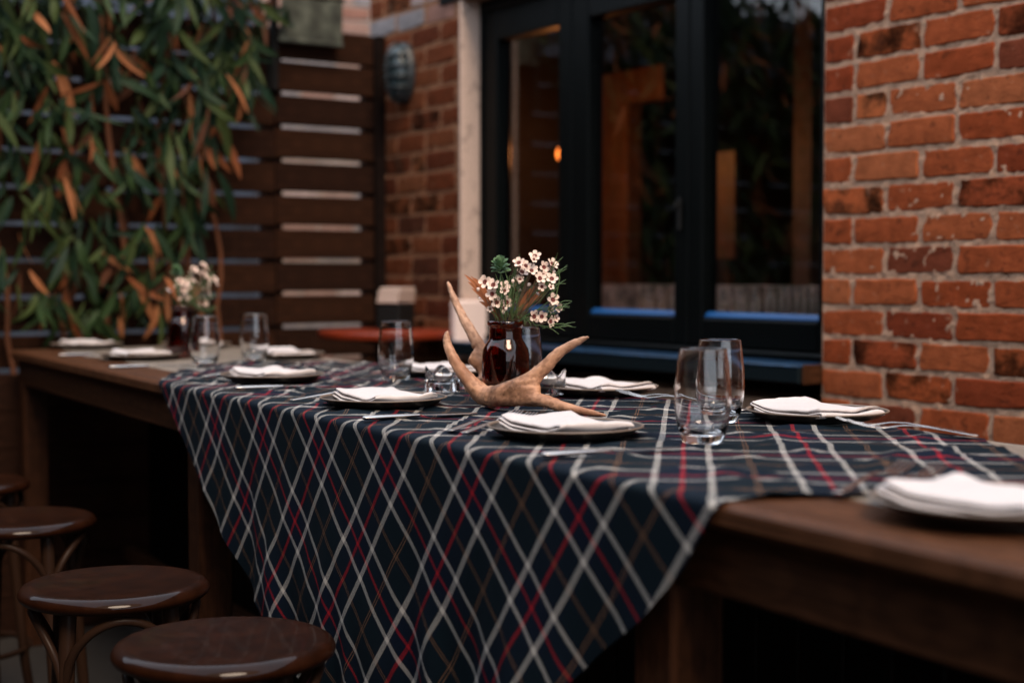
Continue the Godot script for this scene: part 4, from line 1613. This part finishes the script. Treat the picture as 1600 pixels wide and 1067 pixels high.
# ---------------------------------------------------------------- stools
func stools() -> void:
	var g := "bentwood bar stools along the table front"
	var L := [
		[-2.161, -0.903, 0.35, "round brown bentwood stool in the middle, right of the clearest braced stool"],
		[-2.690, -0.905, 0.55, "round brown bentwood stool, second from the left with curved braces showing"],
		[-3.545, -0.965, 0.2, "round brown bentwood stool cut by the left edge of the photo"],
		[-4.25, -1.005, 0.9, "farthest bentwood stool, only a rim at the left edge"],
		[-1.660, -0.885, 0.5, "nearest bentwood stool, only a sliver of seat at the bottom edge"],
	]
	var s: Node3D = null
	for q in L:
		var at := Vector3(q[0], 0.0, q[1])
		if s:
			copy(s, q[3], at, q[2], "bar_stool")
			continue
		s = thing("bar_stool", q[3], "stool", at, q[2], g)
		var h := 0.722
		var m := MB.new()
		m.lathe(prof([0.0, -0.006, 0.08, -0.005, 0.135, -0.0025, 0.152, 0.0, 0.162, -0.0012, 0.1700, -0.0055, 0.1745, -0.0125, 0.1755, -0.017, 0.1735, -0.0225, 0.168, -0.0275, 0.160, -0.0295, 0.14, -0.030, 0.0, -0.030]), 96, Vector3(0, h, 0))
		part("seat", m.build(), M.stool, s)
		for k in 4:
			var a := TAU * k / 4.0
			var d := Vector3(cos(a), 0, sin(a))
			var l := MB.new()
			l.tube(PackedVector3Array([d * 0.128 + Vector3(0, h - 0.029, 0), d * 0.138 + Vector3(0, h - 0.2, 0), d * 0.165 + Vector3(0, h - 0.5, 0), d * 0.20 + Vector3(0, 0.0, 0)]), PackedFloat32Array([0.0155, 0.015, 0.0135, 0.012]), 12)
			part("leg", l.build(), M.stool_leg, s)
			# arched brace to the next leg
			var pts := PackedVector3Array()
			var rr := PackedFloat32Array()
			for i in 17:
				var f := i / 16.0
				var b := a + TAU / 4.0 * f
				var arch := pow(sin(PI * f), 0.55)
				var rad := lerpf(0.140, 0.150, arch)
				pts.append(Vector3(cos(b) * rad, h - 0.175 + 0.132 * arch, sin(b) * rad))
				rr.append(0.0085)
			var br := MB.new()
			br.tube(pts, rr, 8)
			part("brace", br.build(), M.stool_leg, s)
		var ring := MB.new()
		var pts2 := PackedVector2Array()
		for i in 8:
			var a := TAU * i / 8.0
			pts2.append(Vector2(0.168 + cos(a) * 0.008, 0.25 + sin(a) * 0.008))
		ring.lathe(pts2, 48, Vector3.ZERO, true)
		part("foot_ring", ring.build(), M.stool_leg, s)

# ---------------------------------------------------------------- creeper on the fence
func leaf_mesh(r: RandomNumberGenerator, l: float, w: float) -> ArrayMesh:
	# hangs down from the origin, blade in the y-z plane facing +x
	var m := MB.new()
	m.use_col = true
	var bend := r.randf_range(-0.08, 0.13)
	var curl := r.randf_range(-0.06, 0.06)
	var twist := r.randf_range(-1.3, 1.3)
	var rows := []
	for i in 9:
		var f := i / 8.0
		var ww := w * 0.5 * pow(sin(PI * clampf(f * 0.94 + 0.045, 0, 1)), 0.75)
		var c := Vector3(bend * f * f, -l * f, curl * f * f)
		var tip := Color.WHITE.lerp(Color(4.2, 0.95, 0.8), smoothstep(0.78, 1.0, f))
		var sd := Vector3(sin(twist * f), 0, cos(twist * f)) * ww
		var up := Vector3(0.35 * ww, 0, 0)
		rows.append([m.p(c - sd + up, tip), m.p(c, tip * 1.12), m.p(c + sd + up, tip)])
	for i in 8:
		for k in 2:
			m.quad(rows[i][k], rows[i][k + 1], rows[i + 1][k + 1], rows[i + 1][k])
	return m.build()

func creeper() -> void:
	var o := thing("hanging_creeper", "creeper with long green and rusty leaves hanging down the dark fence", "plant", Vector3(-5.5, 0, -1.9))
	var r := RandomNumberGenerator.new()
	r.seed = 23
	var kinds := []
	for k in 10:
		kinds.append(leaf_mesh(r, r.randf_range(0.13, 0.22), r.randf_range(0.025, 0.040)))
	var edge := [1.0, -2.12, 1.3, -2.16, 1.55, -2.20, 1.75, -2.34, 1.95, -2.42, 2.2, -2.52, 2.45, -2.60, 3.0, -2.62]
	var list := []
	var tries := 0
	while list.size() < 1900 and tries < 9000:
		tries += 1
		var y := r.randf_range(1.12, 2.75)
		var z := r.randf_range(-2.6, -0.7)
		if z < pl(edge, y):
			continue
		# thin towards the lower left, thick under the top and in the middle
		var keep := 0.55 + 0.45 * smoothstep(1.75, 2.05, y)
		if y < 1.85 and z > -1.62:
			keep *= 0.45
		if y < 2.0 and z < -2.28:
			keep *= 0.6
		if r.randf() > keep:
			continue
		var depth := 0.03 + 0.24 * pow(r.randf(), 1.5)
		var at := Vector3(-5.62 + depth, y, z)
		for k in 2 + r.randi() % 3:
			var fan := r.randf_range(-0.85, 0.85)
			var tilt := r.randf_range(-0.35, 0.5)
			if r.randf() < 0.08:
				fan *= 2.0
			var b := Basis(Vector3.UP, r.randf_range(-0.7, 0.9)) * Basis(Vector3.RIGHT, fan) * Basis(Vector3.BACK, tilt) * Basis.from_scale(Vector3.ONE * r.randf_range(0.55, 1.08))
			var brown := r.randf() < 0.18
			list.append([Transform3D(b, at + Vector3(r.randf_range(-0.02, 0.02), r.randf_range(-0.03, 0.03), r.randf_range(-0.03, 0.03)) - o.position), kinds[r.randi() % 10], M.leaves[4 + r.randi() % 3] if brown else M.leaves[r.randi() % 4]])
	# those in view and in front first
	list.sort_custom(func(a, b): return rank(a[0].origin + o.position) > rank(b[0].origin + o.position))
	var rest := {}
	for i in list.size():
		if i < 300:
			part("leaf", list[i][1], list[i][2], o, list[i][0])
		else:
			var key := [list[i][1], list[i][2]]
			if not rest.has(key):
				rest[key] = []
			rest[key].append(list[i][0])
	var st := MB.new()
	for key in rest:
		var mm := MultiMesh.new()
		mm.transform_format = MultiMesh.TRANSFORM_3D
		mm.mesh = key[0]
		mm.instance_count = rest[key].size()
		for i in rest[key].size():
			mm.set_instance_transform(i, rest[key][i])
		var q := MultiMeshInstance3D.new()
		q.name = numbered("foliage", o)
		q.multimesh = mm
		q.material_override = key[1]
		q.set_meta("kind", "stuff")
		o.add_child(q)
	# woody stems
	for q in [[-2.245, 0.012, 1], [-2.29, 0.008, 2], [-1.87, 0.011, 3], [-2.08, 0.009, 4], [-1.72, 0.008, 5], [-1.45, 0.009, 6], [-2.19, 0.007, 7], [-1.2, 0.012, 8]]:
		var n := FastNoiseLite.new()
		n.seed = q[2]
		n.frequency = 1.0
		var pts := PackedVector3Array()
		var rr := PackedFloat32Array()
		for i in 19:
			var y := 0.84 + i * 0.11
			pts.append(Vector3(-5.585 + n.get_noise_1d(y) * 0.05, y, q[0] + n.get_noise_1d(y + 50.0) * 0.12) - o.position)
			rr.append(q[1] * (1.15 - 0.012 * i))
		var m := MB.new()
		m.tube(pts, rr, 7)
		part("stem", m.build(), M.vine, o)

func planter() -> void:
	var p := thing("added_planter_box", "dark timber planter box added below the creeper to hide bright fence gaps", "planter", Vector3(-5.47, 0, -1.0))
	for k in 7:
		part("board", boxm(Vector3(0.022, 0.132, 3.1), 0.003), M.fence2, p, xf(Vector3(0.139, 0.07 + k * 0.1345, 0)))  # added boards cover the bright gaps low in the fence
	part("end_panel", boxm(Vector3(0.25, 0.93, 0.022), 0.003), M.fence2, p, xf(Vector3(0.0, 0.468, -1.538)))
	part("end_panel", boxm(Vector3(0.25, 0.93, 0.022), 0.003), M.fence2, p, xf(Vector3(0.0, 0.468, 1.538)))
	var e := part("soil", boxm(Vector3(0.25, 0.84, 3.04), 0.01), M.black, p, xf(Vector3(0.0, 0.43, 0)))
	e.set_meta("kind", "stuff")

func rank(p: Vector3) -> float:
	var s := p.x * 0.8
	if p.y > 2.5 or p.z > -1.42:
		s -= 5.0
	return s

# ---------------------------------------------------------------- corner beyond the table
func back_corner() -> void:
	# bulkhead lamp on the wall
	var l := thing("bulkhead_lamp", "oval grey caged bulkhead lamp on the brick wall by the fence", "lamp", Vector3(-5.43, 2.15, WZ + 0.002))
	var m := MB.new()
	var rows := []
	for i in 11:
		var f := i / 10.0
		var row := []
		for k in 40:
			var a := TAU * k / 40.0
			var c := cos(f * PI * 0.5)
			row.append(m.p(Vector3(cos(a) * 0.066 * pow(c, 0.55), sin(a) * 0.118 * pow(c, 0.55), 0.022 + 0.062 * sin(f * PI * 0.5))))
		rows.append(row)
	for i in 10:
		for k in 40:
			m.quad(rows[i][k], rows[i][(k + 1) % 40], rows[i + 1][(k + 1) % 40], rows[i + 1][k])
	part("lens", m.build(), M.lamp_lens, l)
	var bs := MB.new()
	var f0 := []
	var f1 := []
	var f2 := []
	for k in 40:
		var a := TAU * k / 40.0
		f0.append(bs.p(Vector3(cos(a) * 0.078, sin(a) * 0.130, 0.0)))
		f1.append(bs.p(Vector3(cos(a) * 0.076, sin(a) * 0.128, 0.026)))
		f2.append(bs.p(Vector3(cos(a) * 0.062, sin(a) * 0.112, 0.032)))
	for k in 40:
		var e := (k + 1) % 40
		bs.quad(f0[k], f0[e], f1[e], f1[k])
		bs.quad(f1[k], f1[e], f2[e], f2[k])
	part("lamp_base", bs.build(), M.lamp_body, l)
	for q in [-0.066, -0.022, 0.022, 0.066]:
		var w := 0.074 * sqrt(1.0 - pow(q / 0.13, 2.0))
		var pts := PackedVector3Array()
		var rr := PackedFloat32Array()
		for i in 15:
			var a := PI * i / 14.0
			pts.append(Vector3(-cos(a) * w, q, 0.022 + 0.070 * pow(sin(a), 0.6) * sqrt(1.0 - pow(q / 0.15, 2.0))))
			rr.append(0.0055)
		var t := MB.new()
		t.tube(pts, rr, 7)
		part("cage_bar", t.build(), M.lamp_body, l)
	var vp := PackedVector3Array()
	var vr := PackedFloat32Array()
	for i in 17:
		var a := PI * i / 16.0
		vp.append(Vector3(0, -cos(a) * 0.124, 0.022 + 0.074 * pow(sin(a), 0.6)))
		vr.append(0.006)
	var t2 := MB.new()
	t2.tube(vp, vr, 7)
	part("cage_bar", t2.build(), M.lamp_body, l)
	# grey green canvas blind hung at the top of the fence
	var c := thing("canvas_blind", "grey green canvas blind rolled down over the top of the fence", "blind", Vector3(-5.57, 2.265, -2.735))
	var cm := MB.new()
	for j in 13:
		for i in 21:
			var fz := i / 20.0 - 0.5
			var fy := j / 12.0
			cm.p(Vector3(0.006 * sin(fz * 15.0 + fy * 2.0) * fy + 0.012 * sin(fy * 3.0), fy * 0.36, fz * 0.285 * (1.0 + 0.0 * fy)))
	for j in 12:
		for i in 20:
			var a := j * 21 + i
			cm.quad(a, a + 1, a + 22, a + 21)
	part("canvas", cm.build(), M.canvas, c)
	var hb := MB.new()
	hb.tube(PackedVector3Array([Vector3(0, 0, -0.145), Vector3(0, 0, 0.145)]), PackedFloat32Array([0.011, 0.011]), 10)
	part("hem_bar", hb.build(), M.canvas, c)
	var tb := MB.new()
	tb.tube(PackedVector3Array([Vector3(0.01, 0.185, -0.15), Vector3(0.01, 0.185, 0.17)]), PackedFloat32Array([0.007, 0.007]), 8)
	part("batten", tb.build(), M.post, c)
	var br := thing("steel_bracket", "dark upright steel bracket beside the canvas blind", "bracket", Vector3(-5.605, 2.06, -2.582))
	part("upright", boxm(Vector3(0.03, 0.62, 0.03), 0.004), M.black, br, xf(Vector3(0, 0.31, 0)))
	part("fixing_plate", boxm(Vector3(0.012, 0.16, 0.05), 0.003), M.black, br, xf(Vector3(-0.014, 0.08, 0)))
	# orange topped round bar table with a caddy of napkins
	var t := thing("orange_bar_table", "round bar table with a red orange top in the corner by the fence", "table", Vector3(-5.17, 0, -2.86))
	var tm := MB.new()
	tm.lathe(prof([0.0, 1.078, 0.262, 1.078, 0.268, 1.075, 0.270, 1.066, 0.268, 1.050, 0.262, 1.046, 0.0, 1.046]), 64)
	part("tabletop", tm.build(), M.orange, t)
	var col := MB.new()
	col.lathe(prof([0.0, 1.0458, 0.12, 1.0455, 0.115, 1.035, 0.035, 1.02, 0.032, 0.06, 0.06, 0.04, 0.22, 0.02, 0.235, 0.0, 0.0, 0.0]), 32)
	part("pedestal", col.build(), M.black, t)
	var k := thing("napkin_caddy", "black caddy of white paper napkins on the orange bar table", "caddy", Vector3(-5.20, 1.0785, -2.925), 0.55)
	part("holder", boxm(Vector3(0.105, 0.105, 0.135), 0.006), M.black, k, xf(Vector3(0, 0.0525, 0)))
	for i in 5:
		var pk := MB.new()
		pk.box(Vector3(0.098 + 0.006 * (i % 2), 0.012, 0.148 - 0.005 * i), Transform3D(Basis(Vector3.UP, 0.05 * sin(i * 2.0)), Vector3(0.002 * i, 0.113 + 0.0128 * i, 0.004 * sin(i * 3.0))), 0.004)
		part("paper_napkin", pk.build(false), M.paper, k)
